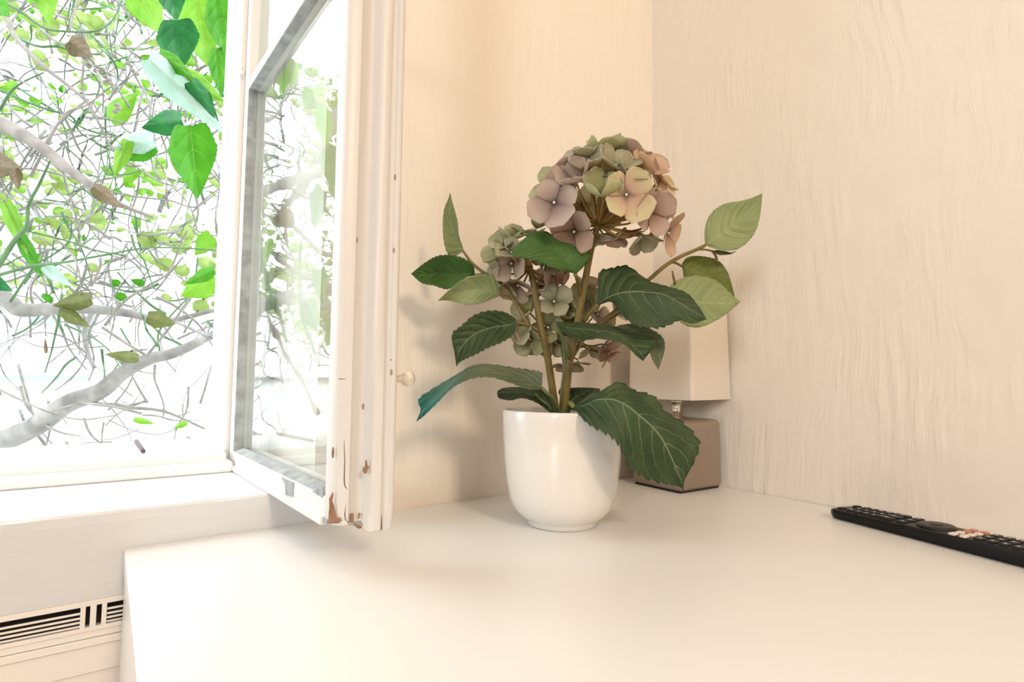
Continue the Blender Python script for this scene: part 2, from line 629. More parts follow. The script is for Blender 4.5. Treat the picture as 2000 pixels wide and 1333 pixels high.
# outdoors
M['bark'] = plain('pale_bark', (0.30, 0.30, 0.305), 0.9, noise=0.45, nscale=14, bump=0.8, bscale=30)
M['bark2'] = plain('grey_brown_bark', (0.26, 0.245, 0.24), 0.9, noise=0.3, nscale=20)
M['twig'] = plain('twig_bark', (0.25, 0.25, 0.25), 0.9, noise=0.3, nscale=20)
M['twigg'] = plain('green_twig_bark', (0.10, 0.20, 0.10), 0.8, noise=0.3, nscale=20)
M['o_bright'] = leaf_mat('lime_leaf_bright', (0.06, 0.33, 0.008), (0.12, 0.45, 0.02), (0.3, 0.6, 0.12), trans=0.45, nveins=5, veinw=0.6)
M['o_dark'] = leaf_mat('lime_leaf_deep', (0.008, 0.16, 0.045), (0.02, 0.26, 0.055), (0.07, 0.32, 0.10), trans=0.3, nveins=5, veinw=0.5)
M['o_yellow'] = leaf_mat('lime_leaf_yellow', (0.22, 0.50, 0.04), (0.34, 0.60, 0.10), (0.5, 0.75, 0.2), trans=0.55, nveins=5)
M['o_pale'] = leaf_mat('lime_leaf_pale', (0.42, 0.62, 0.55), (0.55, 0.72, 0.68), (0.6, 0.8, 0.7), trans=0.4, nveins=5)
M['o_brown'] = leaf_mat('withered_leaf', (0.13, 0.10, 0.055), (0.22, 0.18, 0.11), (0.35, 0.3, 0.2), trans=0.3, nveins=5)
M['o_olive'] = leaf_mat('olive_leaf', (0.14, 0.17, 0.05), (0.22, 0.26, 0.09), (0.35, 0.4, 0.2), trans=0.35, nveins=6)
M['render'] = plain('white_render', (0.82, 0.82, 0.82), 0.9)
M['pane'] = plain('far_window_glass', (0.24, 0.28, 0.31), 0.2)
M['ledge'] = plain('white_ledge_paint', (0.80, 0.80, 0.80), 0.6, noise=0.05, nscale=20, bump=0.5, bscale=40)
M['pod'] = plain('dry_pod', (0.12, 0.09, 0.10), 0.8)

# ------------------------------------------------------------------ room shell
XL, XR, YB = -3.4, 0.0, -3.8
WX0, WX1 = -1.52, -0.60        # recess of the window
ZS = T + 0.037                 # sill height
ZH = 2.32                      # head of the recess
YO = 0.375                     # outer face of the wall
CE = 2.75
for bx in ((WX1, XR + 0.2, 0, YO, 0, CE), (XL - 0.2, WX0, 0, YO, 0, CE), (WX0, WX1, 0, YO, ZH, CE), (WX0, WX1, 0.16, YO, 0, ZS - 0.0009)):
    struct(boxes('wall_back', [bx], M['wall']))
struct(boxes('wall_right', [(0, 0.2, YB - 0.2, 0, 0, CE)], M['wall']))
struct(boxes('wall_left', [(XL - 0.2, XL, YB - 0.2, 0, 0, CE)], M['wall']))
struct(boxes('wall_front', [(XL, XR, YB - 0.2, YB, 0, CE)], M['wall']))
struct(boxes('floor', [(XL - 0.2, XR + 0.2, YB - 0.2, YO, -0.1, 0)], M['floor']))
struct(boxes('ceiling', [(XL - 0.2, XR + 0.2, YB - 0.2, YO, CE, CE + 0.1)], M['ceiling']))

# plastered apron between radiator cover and sill, gently uneven along its top edge
def apron():
    z0, z1 = T - 0.0437, ZS - 0.00005
    nx = 90
    vs, fs = [], []
    for i in range(nx + 1):
        x = WX0 + (WX1 - WX0) * i / nx
        e = 0.0010 * math.sin(i * 0.37) + 0.0007 * math.sin(i * 1.13 + 1)
        for (y, z) in ((0.0, z0), (0.0, z0 + 0.03), (0.0003, z1 - 0.010), (0.0012 + e * 0.3, z1 - 0.0022),
                       (0.0035, z1 + min(e, 0) * 0.5), (0.16, z1), (0.16, z0)):
            vs.append((x, y, z))
    for i in range(nx):
        for k in range(7):
            a, b2 = i * 7 + k, i * 7 + (k + 1) % 7
            fs.append((a, a + 7, b2 + 7, b2))
    fs.append(tuple(range(6, -1, -1)))
    fs.append(tuple(nx * 7 + k for k in range(7)))
    return struct(meshobj('trim_1', vs, fs, M['apron'], smooth=False))


apron()
# painted sill board on top of it
struct(boxes('trim_2', [(WX0, WX1, 0.0050, 0.30, ZS - 0.0008, ZS)], M['white_h']))

# window frame (fixed): posts, bottom rail with its steps, head, outer ledge
FX = -0.6628
win = boxes('window_1', [(FX, WX1, 0.2215, YO - 0.004, ZS, ZH), (WX0, WX0 + 0.07, 0.2215, YO - 0.004, ZS, ZH),
                         (WX0, WX1, 0.2215, YO - 0.004, ZH - 0.07, ZH),
                         ], M['white'], bevel=0.003)
struct(win)
rail = boxes('frame_rail', [(WX0 + 0.07, FX + 0.006, 0.176, 0.24, ZS, T + 0.0515), (WX0 + 0.07, FX, 0.190, 0.26, T + 0.048, T + 0.0625)],
             M['white_h'], bevel=0.003, seg=3)
place(rail, win)
ledge_v = [(WX0 + 0.07, 0.24, T + 0.0625), (FX, 0.24, T + 0.0625), (FX, 0.44, T + 0.058), (WX0 + 0.07, 0.44, T + 0.058)]
ledge_v += [(x, y, z - 0.03) for (x, y, z) in ledge_v]
ledge = meshobj('outer_ledge', ledge_v, [(0, 1, 2, 3), (7, 6, 5, 4), (0, 4, 5, 1), (1, 5, 6, 2), (2, 6, 7, 3), (3, 7, 4, 0)],
                M['ledge'], win, smooth=False)
# hinge pin on the post
hp = W(470, 157, 0.83)
tube('hinge_pin', [(-0.6610, 0.2225, hp.z + 0.016), (-0.6640, 0.2150, hp.z + 0.012), (-0.6590, 0.2100, hp.z + 0.006)], [0.0032, 0.0028], M['white'], win)

# ------------------------------------------------------------------ open casement
H = Vector((-0.654, 0.181, T))
D = Vector((0.015, -0.352, 0)).normalized()
NV = Vector((-D.y, D.x, 0))


def S(u, v, w_):
    return H + D * u + NV * v + Vector((0, 0, w_))


casement = empty('casement', S(-0.035, 0.0, 0.04), 'white painted casement standing open into the room, its paint flaking at the foot', 'window sash')


def sbox(name, bs, mat, parent=casement, bevel=0.0015, seg=2, root=None):
    """boxes in casement coordinates (u0,u1,v0,v1,w0,w1)"""
    bm = bmesh.new()
    for (x0, x1, y0, y1, z0, z1) in bs:
        vs = [bm.verts.new(S(x, y, z)) for z in (z0, z1) for (x, y) in ((x0, y0), (x1, y0), (x1, y1), (x0, y1))]
        for f in ((0, 1, 2, 3), (7, 6, 5, 4), (4, 5, 1, 0), (5, 6, 2, 1), (6, 7, 3, 2), (7, 4, 0, 3)):
            bm.faces.new([vs[i] for i in f])
    bmesh.ops.recalc_face_normals(bm, faces=bm.faces)
    if bevel:
        bmesh.ops.bevel(bm, geom=list(bm.edges), offset=bevel, segments=seg, profile=0.5, affect='EDGES')
    me = bpy.data.meshes.new(name)
    bm.to_mesh(me)
    bm.free()
    o = link(name, me, mat)
    if parent is not None:
        place(o, parent)
        if parent.parent is not None:
            o.location = (0, 0, 0)
    return o


TH = 0.036
WTOP = 1.46
G0, G1 = -0.016, 0.345
hs = sbox('hinge_stile', [(-0.035, G0, 0, TH, 0.040, WTOP)], M['white'])
br = sbox('bottom_rail', [(G0, G1, 0, TH, 0.040, 0.0630), (G0 - 0.01, G1, -0.004, 0.004, 0.0375, 0.045)], M['white'])
gb = sbox('glazing_bar', [(G0, G1, 0, 0.021, 0.5855, 0.598)], M['white'], bevel=0.001)
sbox('top_rail', [(G0, G1, 0, TH, WTOP - 0.04, WTOP)], M['white'])
# weathered rebates around the glass
RV = 0.0125
sbox('rebate', [(G0, G0 + 0.0015, 0.0008, RV, 0.0635, 0.585)], M['putty'], hs, bevel=0.0003)
wv = [S(u, v, z) for u in (G0, G1) for (v, z) in ((0.0006, 0.0615), (0.0006, 0.0628), (RV, 0.0672), (RV, 0.0615))]
wedge = meshobj('rebate', wv, [(0, 1, 2, 3), (7, 6, 5, 4), (0, 4, 5, 1), (1, 5, 6, 2), (2, 6, 7, 3), (3, 7, 4, 0)], M['putty'], None, smooth=False)
wedge.parent = br
sbox('rebate', [(G0, G1, 0.0008, RV, 0.5840, 0.5855)], M['putty'], gb, bevel=0.0003)
for nm, w0, w1 in (('glass_pane', 0.0645, 0.584), ('glass_pane', 0.598, WTOP - 0.04)):
    sbox(nm, [(G0, G1 - 0.002, RV, RV + 0.003, w0, w1)], M['glass'], bevel=0)


def lock_stile():
    """free stile with its stepped, moulded edge, as one extruded profile"""
    U0 = 0.367
    prof = [(G1, 0.0), (U0 - 0.002, 0.0), (U0, 0.002), (U0, 0.0125), (U0 - 0.0050, 0.0150), (U0 - 0.0075, 0.0200), (U0 - 0.0070, 0.0275),
            (U0 - 0.001, 0.0300), (U0 + 0.0035, 0.0322), (U0 + 0.0042, 0.0345), (U0 + 0.0042, 0.0405), (U0 + 0.001, 0.0432),
            (U0 + 0.0012, 0.0452), (U0 + 0.0010, 0.0472), (U0 + 0.0036, 0.0484), (U0 + 0.0040, 0.0515), (U0 + 0.0030, 0.0543), (U0 - 0.0002, 0.0560),
            (U0 - 0.012, 0.0560), (U0 - 0.0145, 0.0535), (U0 - 0.0165, TH + 0.006), (G1 + 0.001, TH + 0.001), (G1, TH - 0.001)]
    ws = [0.0]  # fractions of the height
    n = len(prof)
    levels = [0.0, 0.004, 0.012, 0.03, 0.07, 0.12, 0.2, 0.3, 0.45, 0.6, 0.8, 1.0, WTOP - 0.04]
    rr = random.Random(3)
    vs, fs = [], []
    for li, h in enumerate(levels):
        for k, (u, v) in enumerate(prof):
            low = 0.040 if v < 0.029 else 0.0315
            if li == 0:
                z = low + rr.uniform(0, 0.0012)
            else:
                z = low + h
            du = rr.uniform(-0.0005, 0.0005) if u > G1 + 0.01 else 0
            worn = max(0, 1 - h / 0.10) * (0.0025 if v < 0.003 and u > 0.35 else 0)
            if v > 0.054 and u > 0.36:
                worn += max(0, 1 - h / 0.008) * 0.003
            vs.append(S(u + du - worn * 0.5, v + (worn if v < 0.01 else -worn), z))
    for i in range(len(levels) - 1):
        for k in range(n):
            k2 = (k + 1) % n
            fs.append((i * n + k, (i + 1) * n + k, (i + 1) * n + k2, i * n + k2))
    fs.append(tuple(range(n)))
    fs.append(tuple((len(levels) - 1) * n + k for k in reversed(range(n))))
    o = meshobj('lock_stile', vs, fs, M['white_worn'], casement, smooth=True)
    bmx = bmesh.new()
    bmx.from_mesh(o.data)
    bmesh.ops.recalc_face_normals(bmx, faces=bmx.faces)
    bmx.to_mesh(o.data)
    bmx.free()
    md = o.modifiers.new('split', 'EDGE_SPLIT')
    md.split_angle = math.radians(50)
    return o, U0


ls, U0 = lock_stile()
sbox('rebate', [(G1 - 0.0012, G1, 0.0008, RV, 0.0635, 0.585)], M['white'], ls, bevel=0.0003)


def patch(name, pts, mat, u=None, v=None, th=0.0006, parent=None):
    """thin raised flake outline on the stile end (v, w points at constant u) or outer face (u, w points at constant v)"""
    n = len(pts)
    vs = []
    for s in (0, 1):
        for (a, b) in pts:
            vs.append(S(u + th * s, a, b) if u is not None else S(a, v - th * s, b))
    fs = [tuple(range(n)), tuple(reversed(range(n, 2 * n)))]
    for k in range(n):
        k2 = (k + 1) % n
        fs.append((k, k + n, k2 + n, k2))
    o = meshobj(name, vs, fs, mat, smooth=False)
    bmx = bmesh.new()
    bmx.from_mesh(o.data)
    bmesh.ops.recalc_face_normals(bmx, faces=bmx.faces)
    bmx.to_mesh(o.data)
    bmx.free()
    o.parent = parent
    return o


# missing paint: pixel outlines on the stile end, transferred to its surface
def on_end(px, py, u):
    P0 = S(u, 0, 0)
    d = _f + _R * ((px - 1000) / FPX) - _U * ((py - 666.5) / FPX)
    t = (P0 - CAM).dot(D) / d.dot(D)
    q = CAM + d * t - H
    return (q.dot(NV), q.z)


def on_face(px, py, v):
    P0 = S(0, v, 0)
    d = _f + _R * ((px - 1000) / FPX) - _U * ((py - 666.5) / FPX)
    t = (P0 - CAM).dot(NV) / d.dot(NV)
    q = CAM + d * t - H
    return (q.dot(D), q.z)


c3 = lambda a, b: (600 + a / 4.7625, 800 + b / 4.7625)
for poly, du in (([(237, 768), (243, 800), (232, 850), (245, 885), (262, 960), (275, 1005), (310, 1010), (318, 1035), (290, 1060), (195, 1064), (198, 1000), (205, 900), (203, 830)], 0.0),
                 ([(236, 348), (245, 360), (250, 400), (243, 450), (233, 455), (228, 400)], 0.0),
                 ([(538, 475), (552, 474), (560, 520), (577, 540), (560, 560), (552, 598), (530, 597), (515, 575), (520, 545), (538, 530)], 0.0042),
                 ([(402, 970), (430, 968), (432, 1050), (396, 1052)], -0.0035),
                 ([(478, 965), (494, 965), (485, 1010), (472, 1018)], -0.0045),
                 ([(430, 1060), (500, 1085), (510, 1105), (470, 1110), (440, 1085)], -0.0045)):
    pp = [on_end(*c3(a, b), U0 + du) for a, b in poly]
    if du == 0.0 and poly[0][1] > 500:
        pp = [(a, max(b, 0.0405)) for a, b in pp]
    patch('bare_patch', pp, M['bare'], u=U0 + du - 0.0002, th=0.0009, parent=ls)
# crack down the stile end
ck = [(442, 1000), (440, 1090), (446, 1180), (436, 1240), (430, 1333)]
c2 = lambda a, b: (600 + a / 5.554, 560 + b / 5.554)
crk = [c2(250, 1000), c2(340, 1003), c2(442, 1005), c2(440, 1090), c2(447, 1180), c2(436, 1240)] + \
      [c3(a, b) for a, b in ((372, 30), (365, 180), (352, 270), (345, 330), (350, 480), (348, 690), (373, 750), (368, 850), (352, 960), (360, 1030), (385, 1055))]
cp = [on_end(px, py, U0) for px, py in crk[2:]]
cvs = [S(U0 - 0.0006, a, b) for a, b in cp]
tube('crack', cvs, [0.00025, 0.00065], M['crack'], None, sides=6, n=60).parent = ls
h1 = [on_end(px, py, U0) for px, py in crk[1:3]]
hc = tube('crack', [S(U0 - 0.0002, max(0.0005, a), b) for a, b in h1], [0.0003, 0.0003], M['crack'], None, sides=5, n=4)
hc.parent = ls
h2 = [c3(683, 980), c3(685, 1060), c3(683, 1130), c3(665, 1180), c3(610, 1180)]
hc = tube('crack', [S(U0 + 0.0012, a, max(b, 0.032)) for a, b in (on_end(px, py, U0) for px, py in h2)], [0.0006, 0.0006], M['crack'], None, sides=5)
hc.parent = ls
# flaked grey wood on the bottom rail outer face
cc = lambda a, b: (380 + a / 5.13, 800 + b / 5.13)
for poly in ([(875, 680), (1000, 735), (992, 880), (915, 850), (912, 760)],
             [(1000, 915), (1050, 945), (1040, 965), (1005, 945)],
             [(1180, 820), (1290, 770), (1288, 885), (1240, 860)],
             [(1235, 1055), (1330, 1110), (1330, 1148), (1290, 1135), (1240, 1095)]):
    pp = [on_face(*cc(a, b), 0.0) for a, b in poly]
    patch('bare_patch', [(min(a, 0.365), max(b, 0.040)) for a, b in pp], M['putty'], v=0.0002, th=0.0009, parent=br)


# knob of the catch, on the room side of the free stile
def knob():
    z = W(800, 740, 0.56).z - T
    ax0 = S(U0 - 0.010, 0.0560, z)
    prof = [(0.0, 0.0060), (0.0020, 0.0062), (0.0026, 0.0045), (0.0050, 0.0036), (0.0100, 0.0042), (0.0125, 0.0066), (0.0160, 0.0080),
            (0.0195, 0.0074), (0.0220, 0.0050), (0.0228, 0.0)]
    seg = 24
    vs, fs = [], []
    for (a, r) in prof:
        for k in range(seg):
            th = 2 * math.pi * k / seg
            lob = 1 + 0.06 * math.cos(6 * th) * (1 if a > 0.01 else 0)
            vs.append(ax0 + NV * a + D * (r * lob * math.cos(th)) + Vector((0, 0, r * lob * math.sin(th))))
    for i in range(len(prof) - 1):
        for k in range(seg):
            k2 = (k + 1) % seg
            fs.append((i * seg + k, i * seg + k2, (i + 1) * seg + k2, (i + 1) * seg + k))
    fs.append(tuple(reversed(range(seg))))
    o = meshobj('catch_knob', vs, fs, M['knob'], casement)
    o['label'] = 'glossy ivory knob'
    return o


knob()

# ------------------------------------------------------------------ radiator cover below the sill
RC = empty('radiator_cover', (-1.06, 0.08, 0), 'white slatted radiator cover built in under the window sill', 'radiator cover')
gx0, gx1, gzt, gzb = WX0, WX1, T - 0.0440, T - 0.0725
# frame of the grille: top rail, bottom rail, dividers, slats (one pierced board)
gr = [(gx0, gx1, 0.000, 0.006, T - 0.0493, gzt), (gx0, gx1, 0.000, 0.006, gzb, T - 0.0687)]
for a, b in ((-0.8112, -0.8072), (-0.8038, -0.7990), (-0.7950, -0.7910)):
    gr.append((a, b, 0.0, 0.004, T - 0.0687, T - 0.0493))
gr.append((-1.06, -1.04, 0.0, 0.004, T - 0.0687, T - 0.0493))
for sx0, sx1 in ((-1.04, -0.8112), (-0.7910, gx1), (gx0, -1.06)):
    for za, zb in ((-0.0560, -0.0541), (-0.0603, -0.0585), (-0.0641, -0.0623), (-0.0675, -0.0660)):
        gr.append((sx0, sx1, 0.0008, 0.0026, T + za, T + zb))
boxes('grille', gr, M['grille'], RC, bevel=0.0003, seg=1)
boxes('added_dark_backing', [(gx0, gx1, 0.045, 0.15, T - 0.14, gzt - 0.001)], M['dark'], RC)  # added near-black backing; puts the dark behind the slats into its colour
boxes('front_panel', [(gx0, gx1, 0.0015, 0.010, T - 0.0792, gzb), (gx0, gx1, 0.0, 0.040, T - 0.0865, T - 0.0797),
                      (gx0, gx1, 0.0030, 0.040, T - 0.112, T - 0.0865), (gx0, gx1, 0.0060, 0.040, 0.08, T - 0.112),
                      (gx0, gx1, 0.0, 0.040, 0.0, 0.08)], M['grille'], RC, bevel=0.0005, seg=1)

# ------------------------------------------------------------------ dresser
DR = empty('dresser', (-0.39, -0.31, 0), 'wide white lacquered dresser filling the corner below the window', 'dresser')
dx0, dx1, dy0, dy1 = -0.780, -0.0015, -0.625, -0.0008
boxes('top_board', [(dx0, dx1, dy0, dy1, T - 0.018, T)], M['dresser'], DR, bevel=0.0012, seg=3)
boxes('side_panel', [(dx0 + 0.0015, dx0 + 0.018, dy0 + 0.004, dy1 - 0.001, 0.0, T - 0.018)], M['dresser'], DR, bevel=0.0006)
boxes('side_panel', [(dx1 - 0.018, dx1 - 0.0015, dy0 + 0.004, dy1 - 0.001, 0.0, T - 0.018)], M['dresser'], DR, bevel=0.0006)
boxes('back_panel', [(dx0 + 0.018, dx1 - 0.018, dy1 - 0.006, dy1 - 0.002, 0.03, T - 0.018)], M['dresser'], DR)
for k in range(3):
    z0 = 0.06 + k * 0.232
    d = boxes('drawer', [(dx0 + 0.020, dx1 - 0.020, dy0 - 0.004, dy0 + 0.014, z0, z0 + 0.226),
                         (dx0 + 0.03, dx1 - 0.03, dy0 + 0.014, dy1 - 0.03, z0 + 0.02, z0 + 0.18)], M['dresser'], DR, bevel=0.001)
    hd = boxes('drawer_handle', [(-0.45, -0.33, dy0 - 0.022, dy0 - 0.0035, z0 + 0.185, z0 + 0.197)], M['chrome'], None, bevel=0.003)
    hd.parent = d
boxes('plinth', [(dx0 + 0.018, dx1 - 0.018, dy0 + 0.03, dy0 + 0.045, 0.0, 0.058)], M['dresser'], DR)

# ------------------------------------------------------------------ pot
POTC = W(1097, 1026.5, 0.6545)
POTC.z = T
PL = empty('potted_hydrangea', POTC, 'artificial hydrangea with drooping green leaves in a glossy white ceramic pot', 'potted plant')
pr = [(0.0, 0.0012), (0.036, 0.0012), (0.0395, 0.0), (0.0415, 0.0010), (0.0420, 0.0045), (0.0450, 0.0075), (0.0520, 0.0125), (0.0585, 0.0210),
      (0.0630, 0.0330), (0.0660, 0.0500), (0.0685, 0.0750), (0.0700, 0.1000), (0.0708, 0.1200), (0.0712, 0.1290), (0.0706, 0.1317),
      (0.0696, 0.1325), (0.0684, 0.1319), (0.0676, 0.1290), (0.0668, 0.1150), (0.0640, 0.0800), (0.0, 0.0780)]
pot = lathe('pot', pr, M['pot'], PL, seg=96, center=tuple(POTC))
bmx = bmesh.new()
bmx.from_mesh(pot.data)
bmesh.ops.recalc_face_normals(bmx, faces=bmx.faces)
bmx.to_mesh(pot.data)
bmx.free()
soil = lathe('soil', [(0.0, 0.1165), (0.03, 0.1170), (0.055, 0.1152), (0.0664, 0.1145), (0.0660, 0.1050), (0.0, 0.1050)], M['soil'], PL, seg=48, center=tuple(POTC))
soil['label'] = 'brown filler inside the pot'

# ------------------------------------------------------------------ leaves
def leaf_surface(name, st, mats, parent, serr=14, amp=0.068, nu=96, nv=8, pleat=0.0009, nveins=9, thick=0.0007, uvflip=False):
    """st: list of (Lx,Ly,Ld, Mx,My,Md, Rx,Ry,Rd): left edge, midrib and right edge at photo pixels + depth, base to tip.
    Lofted, saw-toothed, pleated along the side veins and given thickness."""
    Ls = catmull([W(s[0], s[1], s[2]) for s in st], nu)
    Ms = catmull([W(s[3], s[4], s[5]) for s in st], nu)
    Rs = catmull([W(s[6], s[7], s[8]) for s in st], nu)
    vs, fs, uv = [], [], []
    cols_ = 2 * nv + 1
    for i in range(nu):
        u = i / (nu - 1)
        a, m, b = Ls[i], Ms[i], Rs[i]
        ph = (u * serr) % 1.0
        saw = (ph ** 1.0) * amp if 0.04 < u < 0.97 else 0
        grow = 1.0 - amp * 0.5 + saw
        a2 = m + (a - m) * grow
        b2 = m + (b - m) * grow
        nrm = (Ls[min(i + 1, nu - 1)] - Ls[max(i - 1, 0)] + Rs[min(i + 1, nu - 1)] - Rs[max(i - 1, 0)]).cross(b - a)
        if nrm.length > 1e-12:
            nrm.normalize()
        wid = (b - a).length
        for k in range(cols_):
            s = (k - nv) / nv
            e = a2 if s < 0 else b2
            t = abs(s)
            p = m.lerp(e, t)
            bow = 0.10 * wid * (t - t * t)          # blades belly out either side of the midrib
            pl = math.cos((u - 0.26 * t ** 1.3) * nveins * 2 * math.pi) * pleat * math.sin(math.pi * min(1, t * 1.1)) * min(1, wid / 0.02)
            vs.append(p + nrm * (bow + pl))
            uv.append((u, 0.5 + 0.5 * s))
    for i in range(nu - 1):
        for k in range(cols_ - 1):
            q = (i * cols_ + k, i * cols_ + k + 1, (i + 1) * cols_ + k + 1, (i + 1) * cols_ + k)
            fs.append(q)
    o = meshobj(name, vs, fs, mats, parent, uvs=uv)
    sd = o.modifiers.new('thick', 'SOLIDIFY')
    sd.thickness = thick
    sd.offset = 0
    sd.material_offset = 1 if len(mats) > 1 else 0
    return o


def lf(rows, name='leaf', top='top', under='under2', flip=False, lab=None, parent=None, **kw):
    """rows: (L(x,y,d), M(x,y,d), R(x,y,d))"""
    st = [(*l, *m, *r) for l, m, r in rows]
    if flip:
        st = [(*r, *m, *l) for l, m, r in rows]
    o = leaf_surface(name, st, [M[top], M[under]], parent or PL, **kw)
    if lab:
        o['label'] = lab
    return o


# A: pale upright leaf, far left
lf([((903, 492, .665), (904, 491, .665), (905, 490, .665)),
    ((881, 503, .672), (898, 478, .668), (903, 481, .664)),
    ((869, 482, .676), (891, 462, .670), (896, 460, .664)),
    ((865, 449, .678), (884, 443, .672), (894, 436, .664)),
    ((867, 412, .678), (879, 418, .672), (888, 411, .665)),
    ((876, 388, .674), (878, 394, .672), (882, 390, .668)),
    ((879, 377, .670), (879, 377, .670), (879, 377, .670))],
   top='under', under='top2', lab='pale upright leaf', nveins=7, serr=16, amp=0.054)
# B: dark leaf pointing left
lf([((927, 535, .668), (928, 537, .668), (928, 539, .668)),
    ((924, 519, .662), (916, 536, .668), (912, 541, .662)),
    ((904, 504, .658), (897, 536, .672), (893, 555, .660)),
    ((876, 498, .660), (872, 536, .676), (872, 565, .662)),
    ((850, 502, .664), (850, 536, .678), (848, 558, .666)),
    ((828, 515, .668), (825, 537, .676), (824, 553, .670)),
    ((803, 535, .672), (803, 535, .672), (803, 535, .672))],
   top='top2', under='under', lab='dark leaf pointing left', nveins=8, serr=18, flip=True)
# C: light leaf below B
lf([((974, 560, .646), (976, 577, .646), (974, 580, .646)),
    ((972, 543, .640), (962, 571, .646), (960, 585, .644)),
    ((955, 536, .636), (938, 566, .648), (938, 593, .642)),
    ((928, 538, .636), (912, 568, .650), (914, 595, .644)),
    ((900, 549, .640), (888, 574, .652), (889, 590, .648)),
    ((875, 569, .648), (870, 582, .652), (872, 587, .652)),
    ((855, 588, .656), (855, 588, .656), (855, 588, .656))],
   top='under', under='under2', lab='light sage leaf', nveins=8, serr=18, flip=True, amp=0.054)
# D: dark leaf folded downwards, mid left
lf([((1006, 622, .640), (1009, 630, .640), (1010, 634, .640)),
    ((986, 610, .632), (990, 636, .640), (1000, 656, .632)),
    ((956, 607, .626), (962, 640, .636), (978, 670, .626)),
    ((926, 616, .622), (934, 649, .630), (953, 680, .622)),
    ((902, 636, .620), (912, 665, .626), (930, 692, .618)),
    ((883, 654, .620), (897, 685, .622), (908, 702, .616)),
    ((888, 690, .618), (892, 702, .618), (896, 709, .616)),
    ((892, 716, .616), (892, 716, .616), (892, 716, .616))],
   lab='dark leaf drooping left', nveins=9, serr=16, flip=True, amp=0.095)
# E: long arching leaf, cool window light painted on its tip in teal
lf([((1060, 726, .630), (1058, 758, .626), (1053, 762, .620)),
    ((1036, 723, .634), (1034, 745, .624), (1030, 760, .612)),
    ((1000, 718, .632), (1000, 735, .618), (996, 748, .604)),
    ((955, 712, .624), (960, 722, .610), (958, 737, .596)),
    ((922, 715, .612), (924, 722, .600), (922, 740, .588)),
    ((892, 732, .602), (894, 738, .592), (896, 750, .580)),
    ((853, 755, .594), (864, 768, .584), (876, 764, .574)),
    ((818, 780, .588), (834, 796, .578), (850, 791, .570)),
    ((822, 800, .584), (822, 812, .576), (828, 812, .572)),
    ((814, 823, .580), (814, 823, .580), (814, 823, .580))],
   top='teal', under='teal_under', lab='arching leaf with cool window light painted on its tip', nveins=10, serr=20, flip=True, amp=0.135)
# F: low dark leaves over the pot rim
lf([((1078, 790, .650), (1080, 803, .652), (1074, 806, .640)),
    ((1066, 762, .664), (1055, 780, .652), (1050, 788, .636)),
    ((1030, 757, .668), (1024, 768, .648), (1022, 778, .628)),
    ((1000, 757, .668), (995, 767, .644), (998, 782, .622)),
    ((982, 759, .662), (980, 768, .642), (982, 780, .624)),
    ((972, 764, .650), (971, 770, .642), (974, 778, .632))],
   lab='low leaf resting over the rim, left', nveins=8, serr=12, flip=True, amp=0.081)
lf([((1098, 784, .660), (1100, 802, .660), (1108, 806, .652)),
    ((1092, 762, .676), (1120, 780, .662), (1128, 795, .646)),
    ((1120, 758, .682), (1142, 768, .664), (1148, 782, .648)),
    ((1150, 758, .680), (1160, 762, .668), (1160, 772, .656)),
    ((1170, 760, .672), (1170, 760, .672), (1170, 760, .672))],
   lab='low dark leaf behind the stems', nveins=8, serr=10, amp=0.068)
lf([((1118, 800, .640), (1118, 802, .640), (1122, 803, .640)),
    ((1138, 782, .648), (1144, 788, .640), (1146, 796, .632)),
    ((1162, 762, .656), (1166, 770, .646), (1168, 780, .636)),
    ((1172, 760, .658), (1172, 760, .658), (1172, 760, .658))],
   top='under2', under='under2', nveins=6, serr=8)
# G: big drooping leaf at the front right
lf([((1119, 796, .600), (1121, 797, .600), (1122, 799, .600)),
    ((1150, 779, .592), (1146, 790, .588), (1141, 822, .580)),
    ((1180, 760, .588), (1168, 781, .580), (1160, 836, .568)),
    ((1209, 747, .590), (1198, 781, .574), (1188, 850, .560)),
    ((1240, 763, .592), (1224, 792, .570), (1207, 868, .556)),
    ((1276, 774, .596), (1250, 813, .570), (1220, 891, .556)),
    ((1300, 803, .598), (1272, 832, .572), (1234, 914, .560)),
    ((1338, 829, .598), (1292, 856, .576), (1252, 930, .566)),
    ((1366, 864, .594), (1308, 888, .580), (1286, 943, .572)),
    ((1356, 902, .588), (1324, 925, .580), (1312, 948, .576)),
    ((1338, 936, .584), (1332, 945, .580), (1328, 952, .580)),
    ((1334, 959, .582), (1334, 959, .582), (1334, 959, .582))],
   lab='large dark leaf hanging over the pot', nveins=10, serr=19, nu=170, nv=10, amp=0.11, pleat=0.0013)
# H: large dark leaf right of the main stem
lf([((1167, 594, .620), (1168, 595, .620), (1170, 596, .620)),
    ((1170, 534, .632), (1188, 582, .618), (1194, 590, .610)),
    ((1196, 524, .634), (1212, 573, .612), (1214, 615, .600)),
    ((1226, 520, .632), (1238, 570, .606), (1240, 636, .592)),
    ((1268, 549, .624), (1268, 571, .600), (1270, 641, .588)),
    ((1304, 560, .616), (1300, 577, .596), (1300, 638, .586)),
    ((1338, 571, .608), (1330, 594, .592), (1328, 626, .584)),
    ((1358, 590, .600), (1356, 610, .590), (1352, 632, .584)),
    ((1380, 624, .590), (1380, 624, .590), (1380, 624, .590))],
   lab='large dark leaf right of the main stem', nveins=9, serr=16, nu=90, nv=10, amp=0.081)
